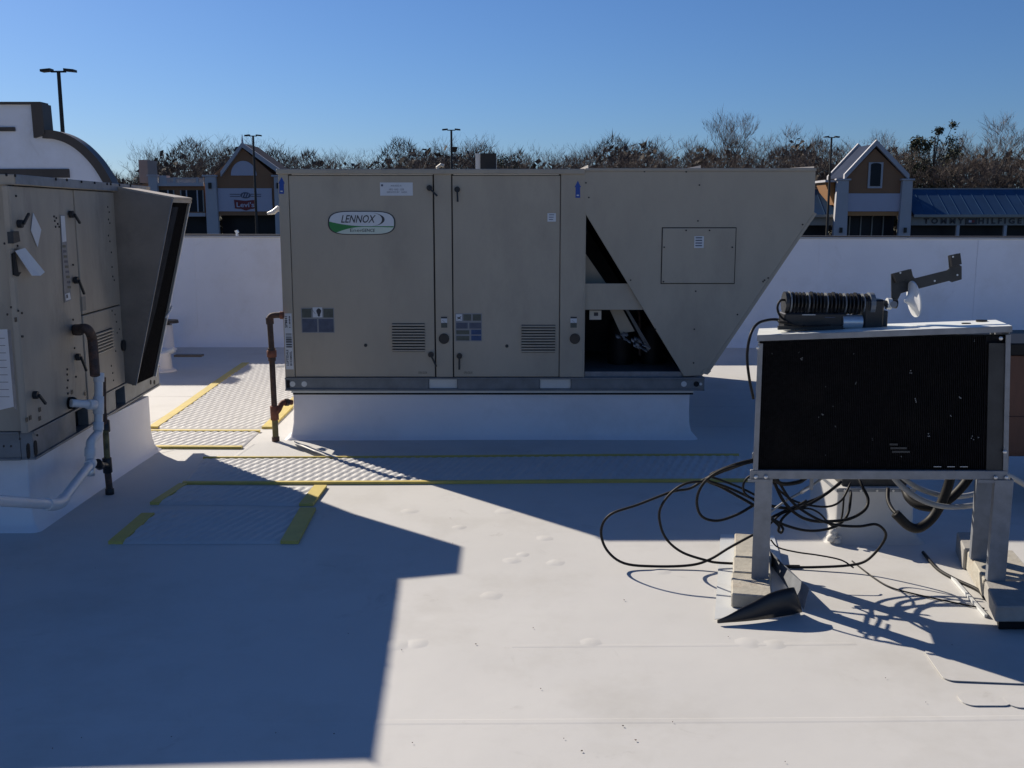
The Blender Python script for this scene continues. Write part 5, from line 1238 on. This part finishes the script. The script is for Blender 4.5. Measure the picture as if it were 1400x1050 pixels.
ZONES = ((215,'above the far left balustraded shop wing'),(335,'behind the left gabled shop tower'),(470,'between the left gable and the middle unit badge'),(640,'behind the light pole over the middle unit'),
         (800,'right of the exhaust box on the middle unit'),(960,'left of the tallest forked bare tree'),(1140,'right of the tallest forked bare tree'),(1290,'behind the right gabled shop tower'),(9999,'at the far right above the blue roof'))
def zone(x): return next(z for a, z in ZONES if x < a)
def tlab(x): return 'leafless winter tree in the tree line '+zone(x)
def tgrp(x): return 'bare trees '+zone(x)
rt = random.Random(77)
for i, (x, y) in enumerate(sky_line):
    place_tree(x+rt.uniform(-5,5), y+rt.choice((-7,-3,0,3,9)), 150+rt.uniform(-6,14), variants[i*3 % 7], tlab(x), tgrp(x), rt.uniform(0,6), rt.uniform(.85,1.15))
for i in range(44):
    x = 60+i*31+rt.uniform(-10,10)
    ys = [p for p in sky_line if abs(p[0]-x) < 40] or [(x,195)]
    place_tree(x, max(p[1] for p in ys)+rt.uniform(6,26), 140+rt.uniform(-3,5), variants[(i*4+1) % 7], tlab(x), tgrp(x), rt.uniform(0,6), rt.uniform(.9,1.4))
place_tree(1003,138,150,tall,'tallest bare tree with forked sparse crown rising above the tree line', None, .6)
place_tree(1212,170,152,tall2,'slender bare tree just right of the right gabled tower', None, 2)
place_tree(1388,148,146,tall2,'large bare tree rising at the right edge of the picture', None, 4, 1.3)
# broadleaf evergreen right of the tower
def evergreen(px, py, Y, wpx, label):
    t = at(px,py,Y); h = t.z-GZ; w = wpx/1400*Y/2; rs = random.Random(px)
    e = empty('evergreen_tree', (t.x,Y,GZ), label, 'tree')
    tr = MB().tube([(t.x,Y,GZ),(t.x+.2,Y,GZ+h*.5),(t.x,Y,GZ+h*.9)], [.35,.25,.06], 6)
    clumps = []
    for i in range(46):
        a = rs.uniform(0,2*pi); f = rs.random()**.5; zz_ = rs.uniform(.35,1.); rad = w*(1-.25*abs(zz_-.65)*2)*f
        c = V((t.x+cos(a)*rad, Y+sin(a)*rad, GZ+h*zz_*(1-.18*f*f*rs.random()))); clumps.append(c); tr.tube([(t.x,Y,GZ+h*zz_*.7), c], [.09,.03], 3, cap=False)
    tr.build('trunk', bark, e)
    m = MB()
    for c in clumps:
        R_ = rs.uniform(.5,1.1)
        for _ in range(130):
            p = c+V((rs.gauss(0,1),rs.gauss(0,1),rs.gauss(0,.8)))*R_*.5; s = rs.uniform(.1,.24)
            a, b = V((rs.uniform(-1,1),rs.uniform(-1,1),rs.uniform(-1,1))).normalized()*s, V((rs.uniform(-1,1),rs.uniform(-1,1),rs.uniform(-1,1))).normalized()*s
            n = len(m.v); m.v += [p-a, p+b*.6, p+a, p-b*.6]; m.f.append((n,n+1,n+2,n+3))
    m.build('leaves', leafm, e)
evergreen(1280,165,146,62,'dark evergreen tree with clumped crown right of the right gabled tower')
evergreen(1247,188,146,36,'smaller dark evergreen beside the gabled tower roof')
evergreen(700,215,152,40,'low rounded evergreen showing dark above the middle unit')
# woodland behind as one mass
m = MB(); rw = random.Random(9)
import bisect
sl = sorted(sky_line)
def hline(x):
    k = min(max(bisect.bisect([p[0] for p in sl], x), 1), len(sl)-1); a, b = sl[k-1], sl[k]
    t = min(1,max(0,(x-a[0])/(b[0]-a[0]))); return a[1]+(b[1]-a[1])*t
for _ in range(150000):
    px = rw.uniform(-450,2100); Y = rw.uniform(156,176); base = at(px,300,Y); zt_ = at(px, hline(px)+22+9*sin(px*.043)+6*sin(px*.11+1), Y).z
    z = GZ+(zt_-GZ)*rw.random()**.85; l = rw.uniform(.5,1.7); w = rw.uniform(.02,.09)*(1.6 if z < zt_*.6 else 1)
    p = V((base.x,Y,z)); d = V((rw.uniform(-.7,.7),rw.uniform(-.5,.5),rw.uniform(.2,1))).normalized(); sd = V((rw.uniform(-1,1),rw.uniform(-1,1),rw.uniform(-.3,.3))).normalized()*w
    n = len(m.v); m.v += [p-sd, p+sd, p+d*l]; m.f.append((n,n+1,n+2))
for _ in range(48000):
    px = rw.uniform(-450,2100); Y = rw.uniform(150,180); base = at(px,300,Y); zt_ = at(px, hline(px)+(24 if rw.random() < .25 else 36)+8*sin(px*.05), Y).z
    p = V((base.x,Y,GZ+(zt_-GZ)*rw.random())); s = rw.uniform(.3,.9)
    a, b = V((rw.uniform(-1,1),rw.uniform(-1,1),rw.uniform(-1,1))).normalized()*s, V((rw.uniform(-1,1),rw.uniform(-1,1),rw.uniform(-1,1))).normalized()*s*.6
    n = len(m.v); m.v += [p-a, p+b, p+a, p-b]; m.f.append((n,n+1,n+2,n+3))
tagp(m.build('woodland_thicket', brushm), 'dense dark winter thicket filling the tree line behind the shops', 'woodland', kind='stuff')
